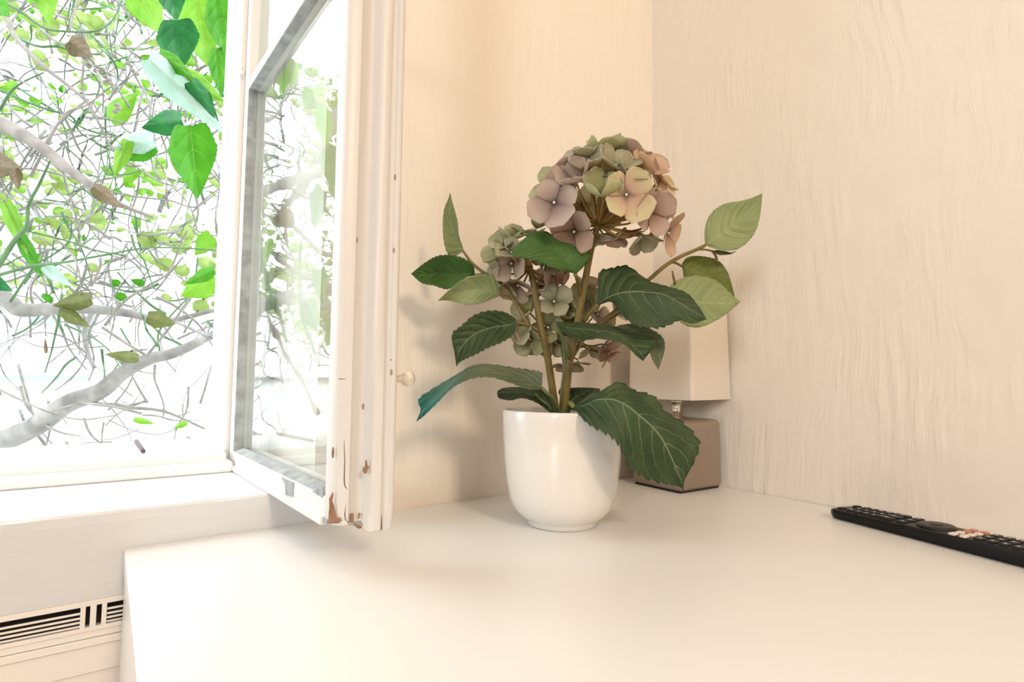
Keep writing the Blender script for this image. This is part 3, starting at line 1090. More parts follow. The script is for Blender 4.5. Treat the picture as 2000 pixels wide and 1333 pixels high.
# I: pale broad leaf behind H
lf([((1300, 575, .650), (1301, 583, .650), (1302, 592, .650)),
    ((1311, 556, .656), (1320, 585, .654), (1314, 612, .648)),
    ((1334, 543, .660), (1345, 588, .656), (1336, 634, .648)),
    ((1367, 539, .662), (1372, 592, .656), (1364, 640, .648)),
    ((1398, 548, .662), (1400, 593, .656), (1394, 629, .650)),
    ((1424, 571, .660), (1425, 592, .656), (1422, 611, .652)),
    ((1446, 590, .656), (1446, 590, .656), (1446, 590, .656))],
   top='under', under='under2', lab='broad pale sage leaf', nveins=7, serr=26, amp=0.041, nu=90)
# J: upper right pale leaf
lf([((1377, 478, .650), (1378, 479, .650), (1380, 480, .650)),
    ((1377, 446, .654), (1390, 470, .650), (1402, 487, .646)),
    ((1388, 418, .656), (1408, 457, .650), (1432, 489, .644)),
    ((1414, 399, .656), (1428, 442, .650), (1456, 477, .644)),
    ((1446, 393, .654), (1448, 425, .650), (1474, 455, .644)),
    ((1470, 386, .652), (1468, 405, .650), (1484, 425, .646)),
    ((1489, 378, .650), (1489, 378, .650), (1489, 378, .650))],
   top='under', under='top2', lab='pale leaf raised at the upper right', nveins=7, serr=26, amp=0.041, nu=90)
# K: olive leaf between them
lf([((1332, 515, .668), (1333, 521, .668), (1333, 528, .668)),
    ((1344, 502, .672), (1352, 528, .668), (1338, 545, .664)),
    ((1372, 501, .674), (1376, 538, .668), (1360, 566, .662)),
    ((1402, 509, .674), (1400, 550, .668), (1388, 580, .664)),
    ((1420, 530, .672), (1416, 562, .668), (1408, 588, .664)),
    ((1430, 560, .670), (1428, 575, .668), (1424, 590, .666)),
    ((1437, 590, .668), (1437, 590, .668), (1437, 590, .668))],
   top='olive', under='under', lab='olive leaf behind the pale one', nveins=8, serr=24, amp=0.041)
# small unfolding leaf
lf([((1391, 490, .655), (1392, 491, .655), (1393, 492, .655)),
    ((1402, 489, .656), (1404, 493, .655), (1405, 498, .654)),
    ((1416, 491, .656), (1416, 494, .655), (1416, 498, .654)),
    ((1428, 494, .656), (1428, 495, .655), (1428, 496, .654)),
    ((1437, 491, .655), (1437, 491, .655), (1437, 491, .655))], top='olive', under='olive', nveins=4, serr=3, nu=24)
# L: drooping leaf below the centre
lf([((1082, 629, .606), (1084, 631, .604), (1085, 633, .602)),
    ((1110, 630, .614), (1108, 640, .600), (1104, 652, .590)),
    ((1140, 631, .618), (1140, 644, .598), (1132, 665, .584)),
    ((1175, 634, .620), (1176, 648, .598), (1168, 662, .582)),
    ((1208, 640, .620), (1206, 654, .598), (1204, 667, .582)),
    ((1248, 651, .616), (1226, 668, .596), (1224, 676, .582)),
    ((1284, 664, .606), (1248, 688, .594), (1240, 692, .584)),
    ((1272, 684, .596), (1256, 700, .590), (1252, 702, .586)),
    ((1256, 705, .588), (1256, 705, .588), (1256, 705, .588))],
   lab='drooping leaf across the centre', nveins=9, serr=14, amp=0.108)
# M: paler leaf behind its tip
lf([((1206, 636, .636), (1207, 640, .636), (1208, 646, .636)),
    ((1236, 633, .640), (1236, 644, .636), (1232, 656, .630)),
    ((1270, 643, .638), (1262, 660, .632), (1256, 670, .626)),
    ((1294, 660, .634), (1280, 680, .628), (1268, 686, .622)),
    ((1298, 684, .628), (1288, 700, .624), (1276, 706, .620)),
    ((1286, 722, .620), (1286, 722, .620), (1286, 722, .620))],
   top='under2', under='under', lab='grey green leaf tip', nveins=8, serr=14)
# N: dark leaf at the top centre, arching left
lf([((1128, 533, .600), (1124, 535, .600), (1118, 533, .600)),
    ((1142, 518, .604), (1112, 518, .594), (1094, 528, .588)),
    ((1153, 497, .610), (1098, 503, .592), (1068, 519, .580)),
    ((1128, 478, .612), (1084, 490, .590), (1048, 510, .576)),
    ((1096, 472, .610), (1066, 480, .586), (1030, 506, .574)),
    ((1068, 453, .604), (1044, 479, .582), (1014, 503, .574)),
    ((1038, 457, .596), (1022, 482, .580), (1004, 502, .575)),
    ((1012, 478, .586), (1006, 490, .578), (1000, 499, .576)),
    ((996, 498, .578), (996, 498, .578), (996, 498, .578))],
   lab='dark leaf arching left at the top', top='under2', under='top2', nveins=9, serr=12, nu=90, amp=0.041)


# ------------------------------------------------------------------ stems
def stem(pts, r, mat='stem', name='stem'):
    """pts: (px, py, depth); r: start and end radius in m"""
    return tube(name, [W(*p) for p in pts], r, M[mat], PL, sides=10)


stem([(1090, 822, .655), (1082, 780, .652), (1073, 720, .648), (1066, 680, .645), (1056, 640, .643), (1048, 590, .642), (1041, 550, .645), (1035, 524, .650)], [.0046, .0034])
stem([(1100, 822, .655), (1105, 770, .650), (1112, 710, .645), (1122, 660, .640), (1131, 610, .636), (1141, 560, .632), (1153, 495, .630), (1168, 438, .630)], [.0048, .0036])
stem([(1096, 822, .660), (1100, 760, .662), (1104, 720, .664), (1100, 680, .668), (1098, 650, .672)], [.0036, .0028], 'stem2')
stem([(1112, 708, .646), (1122, 690, .652), (1136, 668, .658), (1150, 648, .665)], [.0030, .0024], 'stem2')
# branches to the leaves
stem([(1056, 648, .644), (1040, 640, .644), (1028, 634, .643), (1009, 630, .640)], [.0024, .0018])
stem([(1034, 637, .643), (1024, 622, .644), (1012, 600, .646), (996, 576, .650), (974, 550, .655), (945, 533, .660), (922, 514, .664), (904, 490, .665)], [.0028, .0016])
stem([(1002, 586, .648), (992, 580, .647), (976, 577, .646)], [.0018, .0014])
stem([(945, 533, .660), (938, 536, .664), (928, 537, .668)], [.0016, .0012])
stem([(1134, 580, .634), (1130, 556, .620), (1124, 536, .600)], [.0028, .0020])
stem([(1140, 628, .640), (1152, 612, .630), (1168, 595, .620)], [.0026, .0020])
stem([(1130, 660, .645), (1160, 640, .650), (1200, 610, .652), (1240, 572, .650), (1272, 543, .648), (1300, 519, .648), (1330, 501, .649), (1360, 488, .650), (1378, 479, .650)], [.0030, .0018])
stem([(1150, 660, .650), (1180, 632, .655), (1210, 612, .660), (1228, 602, .662)], [.0022, .0014])
stem([(1310, 512, .648), (1320, 514, .655), (1333, 521, .668)], [.0018, .0014])
stem([(1362, 487, .650), (1378, 488, .653), (1392, 491, .655)], [.0014, .0010])
stem([(1392, 491, .655), (1398, 500, .660), (1400, 512, .665)], [.0016, .0016])
stem([(1313, 529, .655), (1315, 540, .656), (1319, 556, .657)], [.0008, .0018])
stem([(1080, 803, .652), (1056, 782, .652), (1046, 770, .645)], [.0030, .0014], 'stem2')
stem([(1096, 812, .652), (1080, 780, .636), (1068, 768, .628), (1058, 758, .626)], [.0030, .0020], 'stem2')
stem([(1106, 812, .648), (1112, 790, .622), (1116, 790, .606), (1121, 797, .600)], [.0034, .0024], 'stem2')
stem([(1112, 700, .640), (1102, 670, .618), (1092, 645, .606), (1084, 631, .604)], [.0024, .0018], 'stem2')
stem([(1150, 652, .650), (1180, 645, .640), (1206, 640, .636)], [.0018, .0014], 'stem2')


# ------------------------------------------------------------------ flower heads
def floret_mesh(size, cup, rr):
    """four overlapping rounded petals around +Z; size = petal length in m"""
    vs, fs, uv = [], [], []
    nu_, nv_ = 12, 10
    for p in range(4):
        ang = p * math.pi / 2 + rr.uniform(-0.16, 0.16)
        ln = size * rr.uniform(0.88, 1.12)
        wd = ln * rr.uniform(0.92, 1.08)
        cu = cup + rr.uniform(-0.2, 0.2)
        tw = rr.uniform(-0.25, 0.25)
        b0 = len(vs)
        for i in range(nu_ + 1):
            u = math.sin(i / nu_ * math.pi / 2)
            hw = 0.5 * wd * math.sqrt(max(0.0, 1 - (abs(u - 0.56) / (0.445 if u > 0.56 else 0.60)) ** 2.3)) * (0.35 + 0.65 * min(1, u / 0.45))
            if i == 0:
                hw = 0.06 * wd
            r = ln * u
            for k in range(nv_ + 1):
                s = 2 * k / nv_ - 1
                rad = r + ln * (-0.06 * s * s * (u > 0.8) + 0.0)
                el = cu * (0.35 + 0.65 * u)
                x = rad * math.cos(el) + 0.001
                z = rad * math.sin(el) + 0.16 * hw * (s * s) + 0.05 * ln * math.sin(3 * u + tw * 9) * 0.3 + p * 0.00015
                y = s * hw
                y2, z2 = y * math.cos(tw) - 0, z + y * math.sin(tw)
                z2 += 0.025 * ln * math.sin(7 * s + 3 * ang) * u * abs(s)
                vs.append(Vector((x * math.cos(ang) - y2 * math.sin(ang), x * math.sin(ang) + y2 * math.cos(ang), z2)))
                uv.append((u, 0.5 + 0.5 * s))
        c = nv_ + 1
        for i in range(nu_):
            for k in range(nv_):
                fs.append((b0 + i * c + k, b0 + (i + 1) * c + k, b0 + (i + 1) * c + k + 1, b0 + i * c + k + 1))
    return vs, fs, uv


def bead_data(c, r, vs, fs):
    b0 = len(vs)
    for i in range(1, 4):
        th = math.pi * i / 4
        for k in range(6):
            ph = 2 * math.pi * k / 6
            vs.append(c + Vector((r * math.sin(th) * math.cos(ph), r * math.sin(th) * math.sin(ph), r * math.cos(th))))
    vs.append(c + Vector((0, 0, r)))
    vs.append(c - Vector((0, 0, r)))
    for i in range(2):
        for k in range(6):
            k2 = (k + 1) % 6
            fs.append((b0 + i * 6 + k, b0 + (i + 1) * 6 + k, b0 + (i + 1) * 6 + k2, b0 + i * 6 + k2))
    for k in range(6):
        k2 = (k + 1) % 6
        fs.append((b0 + k, b0 + k2, b0 + 18))
        fs.append((b0 + 12 + k2, b0 + 12 + k, b0 + 19))


def flower_head(hub, centre, florets, seed, lab, ped_r=0.0009):
    """hub, centre: (px,py,depth). florets: (px,py,depth,size_m,colour,cup,tilt) -> part with floret sub-parts"""
    rr = random.Random(seed)
    hubw = W(*hub)
    cw = W(*centre)
    pv, pf = [], []
    items = []
    for f in florets:
        px, py, d, size, colr, cup, spin = f[:7]
        p = W(px, py, d)
        nrm = (p - cw).normalized()
        if len(f) > 7 and f[7] is not None:      # explicit facing: (right, up, toward camera)
            a = f[7]
            nrm = (_R * a[0] + _U * a[1] - _f * a[2]).normalized()
        size *= 1.08
        items.append((p, nrm, size, colr, cup, spin))
        mid = hubw.lerp(p, 0.55) + (p - cw) * 0.04 + Vector((0, 0, -0.006))
        tube_data([hubw, mid, p - nrm * 0.004, p], [ped_r * 1.25, ped_r * 0.8], 6, 10, pv, pf)
    head = meshobj('flower_head', pv, pf, M['ped'], PL)
    head['label'] = lab
    for (p, nrm, size, colr, cup, spin) in items:
        v, fc, uvs = floret_mesh(size, cup, rr)
        q = nrm.to_track_quat('Z', 'Y').to_matrix() @ Matrix.Rotation(spin, 3, 'Z')
        vs = [q @ x for x in v]
        nb = len(fc)
        bead_data(q @ Vector((0, 0, size * 0.06)), 0.0016, vs, fc)
        uvs = uvs + [(0.5, 0.5)] * (len(vs) - len(uvs))
        o = meshobj('floret', vs, fc, [PET[colr], M['bead']], None, uvs=uvs, midx=[0] * nb + [1] * (len(fc) - nb))
        o.parent = head
        o.location = p
        sd = o.modifiers.new('thick', 'SOLIDIFY')
        sd.thickness = 0.0003
        sd.offset = 0
    return head


S1, S2, S3 = 0.0225, 0.0255, 0.029
big = [
    # x, y, depth, size, colour, cup, spin, facing(right, up, toward)
    (1222, 381, .572, .0275, 'cream', 0.25, 0.9, (0.15, -0.1, 1)),
    (1083, 397, .580, .0270, 'lilac', 0.25, 0.5, (-0.35, 0.1, 1)),
    (1178, 385, .575, .0270, 'green', 0.95, 0.75, (-0.1, 0.65, 0.7)),
    (1126, 356, .588, .0270, 'lilac', 0.75, 0.2, (-0.35, 0.7, 0.6)),
    (1150, 332, .592, .0240, 'sage', 0.7, 0.7, (-0.2, 0.8, 0.45)),
    (1152, 306, .612, .0215, 'sage', 0.5, 0.1, (-0.3, 0.9, 0.3)),
    (1178, 300, .620, .0230, 'green', 0.8, 0.4, (0.0, 0.95, 0.3)),
    (1202, 326, .590, .0250, 'sage', 0.65, 0.8, (0.15, 0.75, 0.6)),
    (1205, 306, .625, .0220, 'green', 0.7, 0.2, (0.2, 0.9, 0.1)),
    (1234, 306, .622, .0230, 'pink', 0.5, 0.5, (0.35, 0.85, 0.3)),
    (1262, 332, .602, .0250, 'peach', 0.5, 0.3, (0.5, 0.6, 0.6)),
    (1232, 344, .585, .0210, 'sage', 0.6, 0.2, (0.35, 0.6, 0.6)),
    (1290, 352, .618, .0220, 'peach', 0.4, 0.6, (0.8, 0.5, 0.4)),
    (1284, 372, .600, .0240, 'cream', 0.35, 0.2, (0.75, 0.3, 0.5)),
    (1296, 392, .625, .0200, 'peach', 0.3, 0.5, (0.9, 0.1, 0.3)),
    (1270, 414, .585, .0235, 'pink', 0.3, 0.75, (0.35, -0.25, 0.9)),
    (1303, 455, .610, .0230, 'peach', 0.3, 0.2, (0.7, -0.3, 0.5)),
    (1252, 462, .620, .0210, 'sage', 0.7, 0.4, (0.3, -0.9, 0.2)),
    (1280, 440, .640, .0220, 'sage', 0.3, 0.9, (0.6, -0.5, 0.2)),
    (1222, 452, .645, .0230, 'lilac2', 0.4, 0.3, (0.2, -0.8, -0.1)),
    (1190, 455, .650, .0230, 'lilac2', 0.5, 0.7, (0.0, -0.9, -0.1)),
    (1150, 455, .640, .0230, 'sage', 0.4, 0.3, (-0.2, -0.8, 0.1)),
    (1122, 452, .600, .0240, 'pink', 0.25, 0.8, (-0.4, -0.5, 0.7)),
    (1098, 425, .630, .0220, 'lilac2', 0.3, 0.4, (-0.7, -0.3, 0.2)),
    (1065, 405, .625, .0210, 'lilac', 0.4, 0.1, (-0.9, 0.0, 0.2)),
    (1072, 366, .612, .0220, 'green', 0.5, 0.3, (-0.7, 0.5, 0.4)),
    (1104, 372, .600, .0230, 'pink', 0.35, 0.5, (-0.5, 0.2, 0.7)),
    (1114, 324, .620, .0225, 'lilac', 0.6, 0.6, (-0.6, 0.75, 0.2)),
    (1100, 350, .640, .0220, 'lilac2', 0.4, 0.2, (-0.7, 0.5, -0.2)),
    (1140, 400, .660, .0240, 'sage', 0.3, 0.5, (-0.3, 0.1, -0.9)),
    (1200, 400, .665, .0240, 'green2', 0.3, 0.2, (0.1, 0.0, -0.9)),
    (1255, 395, .655, .0240, 'lilac2', 0.3, 0.7, (0.5, 0.0, -0.8)),
    (1175, 345, .655, .0240, 'green2', 0.3, 0.1, (0.0, 0.6, -0.7)),
    (1230, 350, .650, .0240, 'pink', 0.3, 0.5, (0.4, 0.5, -0.7)),
    (1170, 350, .600, .0230, 'green2', 0.5, 0.5, (0.0, 0.8, 0.4)),
]
flower_head((1168, 440, .630), (1182, 395, .622), big, 11, 'large open hydrangea head in lilac, green and peach', 0.0011)
left = [
    (1008, 466, .640, .0210, 'green', 0.6, 0.3, (0.0, 0.9, 0.4)),
    (990, 478, .632, .0200, 'sage', 0.5, 0.6, (-0.4, 0.7, 0.5)),
    (974, 498, .640, .0205, 'green', 0.6, 0.2, (-0.7, 0.4, 0.5)),
    (1030, 462, .650, .0200, 'green2', 0.5, 0.1, (0.1, 0.9, 0.2)),
    (1048, 446, .640, .0150, 'green2', 0.9, 0.5, (0.3, 0.8, 0.1)),
    (975, 525, .650, .0200, 'sage', 0.4, 0.5, (-0.8, -0.1, 0.3)),
    (1000, 515, .635, .0215, 'lilac2', 0.4, 0.9, (-0.4, 0.0, 0.8)),
    (1012, 556, .655, .0220, 'lilac2', 0.4, 0.1, (-0.3, -0.7, 0.4)),
    (988, 548, .660, .0200, 'sage', 0.3, 0.4, (-0.6, -0.5, 0.1)),
    (1050, 560, .660, .0200, 'lilac2', 0.4, 0.3, (0.2, -0.8, 0.2)),
    (1080, 534, .650, .0205, 'pink', 0.3, 0.2, (0.6, -0.3, 0.5)),
    (1098, 540, .662, .0180, 'pink', 0.3, 0.6, (0.8, -0.3, 0.1)),
    (1064, 515, .640, .0200, 'sage', 0.5, 0.2, (0.4, 0.2, 0.6)),
    (1030, 500, .672, .0200, 'green2', 0.3, 0.2, (0.0, 0.2, -0.9)),
    (1060, 545, .675, .0200, 'lilac2', 0.3, 0.5, (0.3, -0.3, -0.8)),
    (1000, 495, .618, .0190, 'sage', 0.8, 0.2, (-0.3, 0.5, 0.8)),
]
flower_head((1035, 526, .650), (1028, 515, .650), left, 12, 'smaller moss green and dusky head at the left', 0.0010)
low = [
    (1082, 590, .650, .0215, 'sage', 0.35, 0.6, (0.0, 0.3, 1)),
    (1064, 576, .665, .0190, 'lilac2', 0.4, 0.1, (-0.2, 0.8, 0.3)),
    (1102, 600, .665, .0190, 'green2', 0.5, 0.2, (0.2, 0.3, 0.6)),
    (1035, 612, .662, .0200, 'green', 0.7, 0.3, (-0.5, 0.5, 0.4)),
    (1022, 640, .658, .0205, 'sage', 0.4, 0.3, (-0.6, 0.1, 0.6)),
    (1036, 662, .655, .0205, 'green2', 0.4, 0.8, (-0.3, -0.4, 0.8)),
    (1016, 660, .668, .0180, 'lilac2', 0.3, 0.4, (-0.8, -0.3, 0.2)),
    (1070, 640, .660, .0205, 'green2', 0.4, 0.2, (-0.1, 0.0, 0.9)),
    (1046, 680, .668, .0180, 'green2', 0.4, 0.2, (-0.2, -0.9, 0.2)),
    (1085, 668, .672, .0200, 'sage', 0.4, 0.6, (0.0, -0.5, 0.5)),
    (1145, 560, .680, .0190, 'lilac2', 0.4, 0.2, (0.3, 0.8, 0.3)),
    (1140, 590, .672, .0200, 'green2', 0.4, 0.6, (0.2, 0.4, 0.6)),
    (1165, 615, .676, .0200, 'lilac2', 0.4, 0.1, (0.5, 0.3, 0.5)),
    (1200, 610, .690, .0190, 'sage', 0.4, 0.3, (0.8, 0.4, 0.2)),
    (1185, 640, .690, .0190, 'green2', 0.4, 0.7, (0.7, 0.1, 0.3)),
    (1120, 630, .680, .0190, 'green2', 0.4, 0.7, (0.1, 0.0, 0.7)),
    (1150, 680, .684, .0190, 'sage', 0.4, 0.2, (0.3, -0.7, 0.3)),
    (1180, 676, .688, .0200, 'lilac2', 0.4, 0.5, (0.6, -0.5, 0.4)),
    (1192, 692, .694, .0170, 'pink', 0.4, 0.2, (0.6, -0.8, 0.1)),
    (1128, 708, .684, .0155, 'sage', 0.4, 0.2, (0.0, -0.9, 0.4)),
    (1104, 712, .688, .0150, 'lilac2', 0.4, 0.6, (-0.3, -0.9, 0.3)),
]
flower_head((1100, 650, .672), (1105, 640, .690), low, 13, 'low sage green head half hidden by the stems', 0.0010)

# ------------------------------------------------------------------ table lamp
LB = Vector((-0.0580, -0.0925, T))
lamp = empty('table_lamp', LB, 'small table lamp with a taupe ceramic cube base and square white shade', 'lamp')


def rounded_block(name, half, z0, z1, r, mat, parent, rot, bev, seg=5, taper=0.0, bulge=0.0):
    bm = bmesh.new()
    bmesh.ops.create_cube(bm, size=1)
    for v in bm.verts:
        s = half - (taper if v.co.z > 0 else 0)
        v.co = Vector((v.co.x * 2 * s, v.co.y * 2 * s, z0 if v.co.z < 0 else z1))
    bmesh.ops.bevel(bm, geom=list(bm.edges), offset=bev, segments=seg, profile=0.5, affect='EDGES')
    R3 = Matrix.Rotation(rot, 3, 'Z')
    for v in bm.verts:
        v.co = R3 @ v.co
    me = bpy.data.meshes.new(name)
    bm.to_mesh(me)
    bm.free()
    me.polygons.foreach_set('use_smooth', [True] * len(me.polygons))
    o = link(name, me, mat)
    o.parent = parent
    return o


ROTB = math.radians(-2)
lb = rounded_block('lamp_base', 0.0500, 0.0022, 0.1070, 0, M['lampbase'], lamp, ROTB, 0.0085, 6, taper=0.0012)
ft = rounded_block('foot_pad', 0.0455, 0.0, 0.0035, 0, M['felt'], lamp, ROTB, 0.0012, 2)
lathe('lamp_neck', [(0.0, 0.105), (0.0110, 0.105), (0.0110, 0.1075), (0.0078, 0.1085), (0.0076, 0.1300), (0.0100, 0.1330), (0.0105, 0.1360), (0.0075, 0.1370), (0.0, 0.137)],
      M['chrome'], lamp, seg=32, world=False)
lathe('socket', [(0.0, 0.137), (0.0125, 0.137), (0.0135, 0.142), (0.0135, 0.175), (0.0, 0.176)], M['grille'], lamp, seg=24, world=False)
# shade: hollow, open above and below, slightly wider at the foot
def shade():
    cx, cy = -0.065 - LB.x, -0.105 - LB.y
    a0 = math.radians(-40)
    z0, z1 = 0.139, 0.283
    h0, h1 = 0.0800, 0.0765
    vs, fs = [], []
    rings = [(h0, z0, 0), (h0, z0 + 0.006, 0), (h0 - (h0 - h1) * 0.5, (z0 + z1) / 2, 0), (h1, z1 - 0.006, 0), (h1, z1, 0),
             (h1 - 0.0022, z1, 0), (h0 - 0.0022, z0, 0)]
    cs = []
    per = []
    for k in range(4):
        a = a0 + k * math.pi / 2
        for j in range(5):          # softly rounded corner
            per.append((a, (j - 2) / 2))
    n = len(per)
    for (h, z, _) in rings:
        for (a, j) in per:
            c = Vector((math.cos(a), math.sin(a)))
            tdir = Vector((-math.sin(a), math.cos(a)))
            r = 0.0035
            e = c * (h - r * 1.414 + r * math.cos(j * math.pi / 4) * 1.0 + 0.0) + tdir * (r * math.sin(j * math.pi / 4))
            vs.append((cx + e.x, cy + e.y, z))
    for i in range(len(rings)):
        i2 = (i + 1) % len(rings)
        for k in range(n):
            k2 = (k + 1) % n
            fs.append((i * n + k, i * n + k2, i2 * n + k2, i2 * n + k))
    o = meshobj('lamp_shade', vs, fs, M['shade'], None, smooth=False)
    o.parent = lamp
    # folded hems at both rims
    for nm, zz, h in (('hem', z0, h0), ('hem', z1 - 0.007, h1)):
        v2, f2 = [], []
        for (hh, z) in ((h + 0.0006, zz), (h + 0.0006, zz + 0.007), (h - 0.003, zz + 0.007), (h - 0.003, zz)):
            for (a, j) in per:
                c = Vector((math.cos(a), math.sin(a)))
                tdir = Vector((-math.sin(a), math.cos(a)))
                r = 0.0035
                e = c * (hh - r * 1.414 + r * math.cos(j * math.pi / 4)) + tdir * (r * math.sin(j * math.pi / 4))
                v2.append((cx + e.x, cy + e.y, z))
        for i in range(4):
            i2 = (i + 1) % 4
            for k in range(n):
                k2 = (k + 1) % n
                f2.append((i * n + k, i * n + k2, i2 * n + k2, i2 * n + k))
        hm = meshobj(nm, v2, f2, M['shade'], None, smooth=False)
        hm.parent = o
    # wire spider carrying the shade
    pts, pf = [], []
    for k in range(4):
        a = a0 + k * math.pi / 2
        tube_data([Vector((0, 0, 0.172)), Vector((cx + 0.074 * math.cos(a), cy + 0.074 * math.sin(a), 0.172))], [0.0012, 0.0012], 6, 3, pts, pf)
    sp = meshobj('shade_wire', pts, pf, M['chrome'], None)
    sp.parent = lamp


shade()

# ------------------------------------------------------------------ remote control
def remote():
    A = Vector((-0.0680, -0.3290, T))           # near side, far end
    B = Vector((-0.1163, -0.5213, T))
    ax = (B - A)
    ax.z = 0
    ax.normalize()
    sd = Vector((-ax.y, ax.x, 0))               # towards the right wall
    if sd.x < 0:
        sd = -sd
    LN, WD, HT = 0.222, 0.046, 0.0125
    root = empty('remote_control', A + ax * LN / 2 + sd * WD / 2, 'long black remote control with rubber buttons beside the right wall', 'remote control',
                 rotz=math.atan2(ax.y, ax.x))
    # local: x along (0 at the far end), y across (root's +y = rotated); keep y positive towards the wall
    Rz = Matrix.Rotation(root.rotation_euler.z, 3, 'Z')
    ysign = 1 if (Rz @ Vector((0, 1, 0))).dot(sd) > 0 else -1
    mb = plain('remote_black_plastic', (0.008, 0.008, 0.009), 0.36, spec=0.22, noise=0.1, nscale=50)
    mk = plain('remote_rubber_button', (0.013, 0.013, 0.014), 0.4, spec=0.3)
    mw = plain('remote_pale_button', (0.74, 0.62, 0.54), 0.45)
    mr = plain('remote_orange_button', (0.50, 0.20, 0.10), 0.45)
    ml = plain('remote_print', (0.5, 0.48, 0.46), 0.5)

    # body: lofted rounded sections, slightly convex top, narrower foot
    vs, fs = [], []
    n = 28
    secs = []
    for i in range(33):
        x = i / 32 * LN
        e = min(x, LN - x)
        r = 0.009
        k = 1.0 if e > r else math.sqrt(max(0.0, 1 - ((r - e) / r) ** 2))
        secs.append((x, 0.82 + 0.18 * k, 0.80 + 0.20 * k))
    for (x, kw, kh) in secs:
        for j in range(n):
            a = 2 * math.pi * j / n
            cx_, cz_ = math.cos(a), math.sin(a)
            px = math.copysign(abs(cx_) ** 0.28, cx_)
            pz = math.copysign(abs(cz_) ** 0.32, cz_)
            hw = WD / 2 * kw * (0.90 if pz < -0.3 else 1.0)
            zz = HT / 2 + HT / 2 * pz * (kh if pz > 0 else 1)
            rise = 0.004 * max(0.0, x / LN)           # thicker towards the battery end
            vs.append((x - LN / 2, px * hw, zz + (rise if pz > 0 else 0)))
    m_ = len(secs)
    for i in range(m_ - 1):
        for j in range(n):
            j2 = (j + 1) % n
            fs.append((i * n + j, (i + 1) * n + j, (i + 1) * n + j2, i * n + j2))
    fs.append(tuple(range(n)))
    fs.append(tuple((m_ - 1) * n + j for j in reversed(range(n))))
    body = meshobj('body', vs, fs, mb, None)
    bm = bmesh.new()
    bm.from_mesh(body.data)
    bmesh.ops.recalc_face_normals(bm, faces=bm.faces)
    bm.to_mesh(body.data)
    bm.free()
    body.parent = root

    def top(x):
        return HT + 0.004 * x / LN

    def button(x, y, lx, ly, mat, h=0.0017, r=0.0012, mark=False):
        bm = bmesh.new()
        bmesh.ops.create_cube(bm, size=1)
        for v in bm.verts:
            v.co = Vector((v.co.x * lx, v.co.y * ly, v.co.z * (h + 0.002)))
        bmesh.ops.bevel(bm, geom=list(bm.edges), offset=min(r, lx * 0.3, h * 0.45), segments=2, profile=0.5, affect='EDGES')
        me = bpy.data.meshes.new('button')
        bm.to_mesh(me)
        bm.free()
        me.polygons.foreach_set('use_smooth', [True] * len(me.polygons))
        o = link('button', me, mat)
        o.parent = root
        o.location = (x - LN / 2, y * ysign, top(x) + h / 2 - 0.001)
        if mark:
            mm = link('button_mark', bpy.data.meshes.new('button_mark'), ml)
            bm = bmesh.new()
            bmesh.ops.create_cube(bm, size=1)
            for v in bm.verts:
                v.co = Vector((v.co.x * lx * 0.22, v.co.y * ly * 0.35, v.co.z * 0.0003))
            bm.to_mesh(mm.data)
            bm.free()
            mm.parent = o
            mm.location = (0, 0, (h + 0.002) / 2)
        return o
    # power key and number pad
    button(0.011, -0.013, 0.0065, 0.009, mk)
    button(0.011, 0.013, 0.0065, 0.009, mk)
    for r_ in range(4):
        for c_ in range(3):
            button(0.023 + r_ * 0.0095, -0.0135 + c_ * 0.0135, 0.0068, 0.0098, mk, mark=True)
    for c_ in range(3):
        button(0.066, -0.0135 + c_ * 0.0135, 0.017, 0.0098, mk, h=0.0022, mark=True)
        button(0.084, -0.0135 + c_ * 0.0135, 0.0085, 0.0098, mk, mark=True)
    # navigation ring
    for nm, a, b, h in (('navigation_ring', 0.0175, 0.0185, 0.0026), ('navigation_centre', 0.007, 0.0075, 0.0034)):
        pr_ = [(0.0, h), (0.75, h), (0.93, h * 0.85), (1.0, h * 0.4), (1.0, -0.001), (0, -0.001)]
        seg = 36
        vv, ff = [], []
        for (rr_, z) in pr_:
            for k in range(seg):
                t = 2 * math.pi * k / seg
                vv.append((a * rr_ * math.cos(t), b * rr_ * math.sin(t), z))
        for i in range(len(pr_) - 1):
            for k in range(seg):
                k2 = (k + 1) % seg
                ff.append((i * seg + k, (i + 1) * seg + k, (i + 1) * seg + k2, i * seg + k2))
        o = meshobj(nm, vv, ff, mk, None)
        bm = bmesh.new()
        bm.from_mesh(o.data)
        bmesh.ops.recalc_face_normals(bm, faces=bm.faces)
        bm.to_mesh(o.data)
        bm.free()
        o.parent = root
        o.location = (0.111 - LN / 2, 0, top(0.111))
    cols_ = (mw, mw, mw)
    for c_ in range(4):
        button(0.137, -0.0165 + c_ * 0.011, 0.006, 0.0078, (mw, mw, mr, mr)[c_])
        button(0.147, -0.0165 + c_ * 0.011, 0.006, 0.0078, (mw, mw, mw, mr)[c_])
    for r_ in range(5):
        for c_ in range(3):
            button(0.159 + r_ * 0.0105, -0.0135 + c_ * 0.0135, 0.0074, 0.0098, mk, mark=True)
    return root


remote()

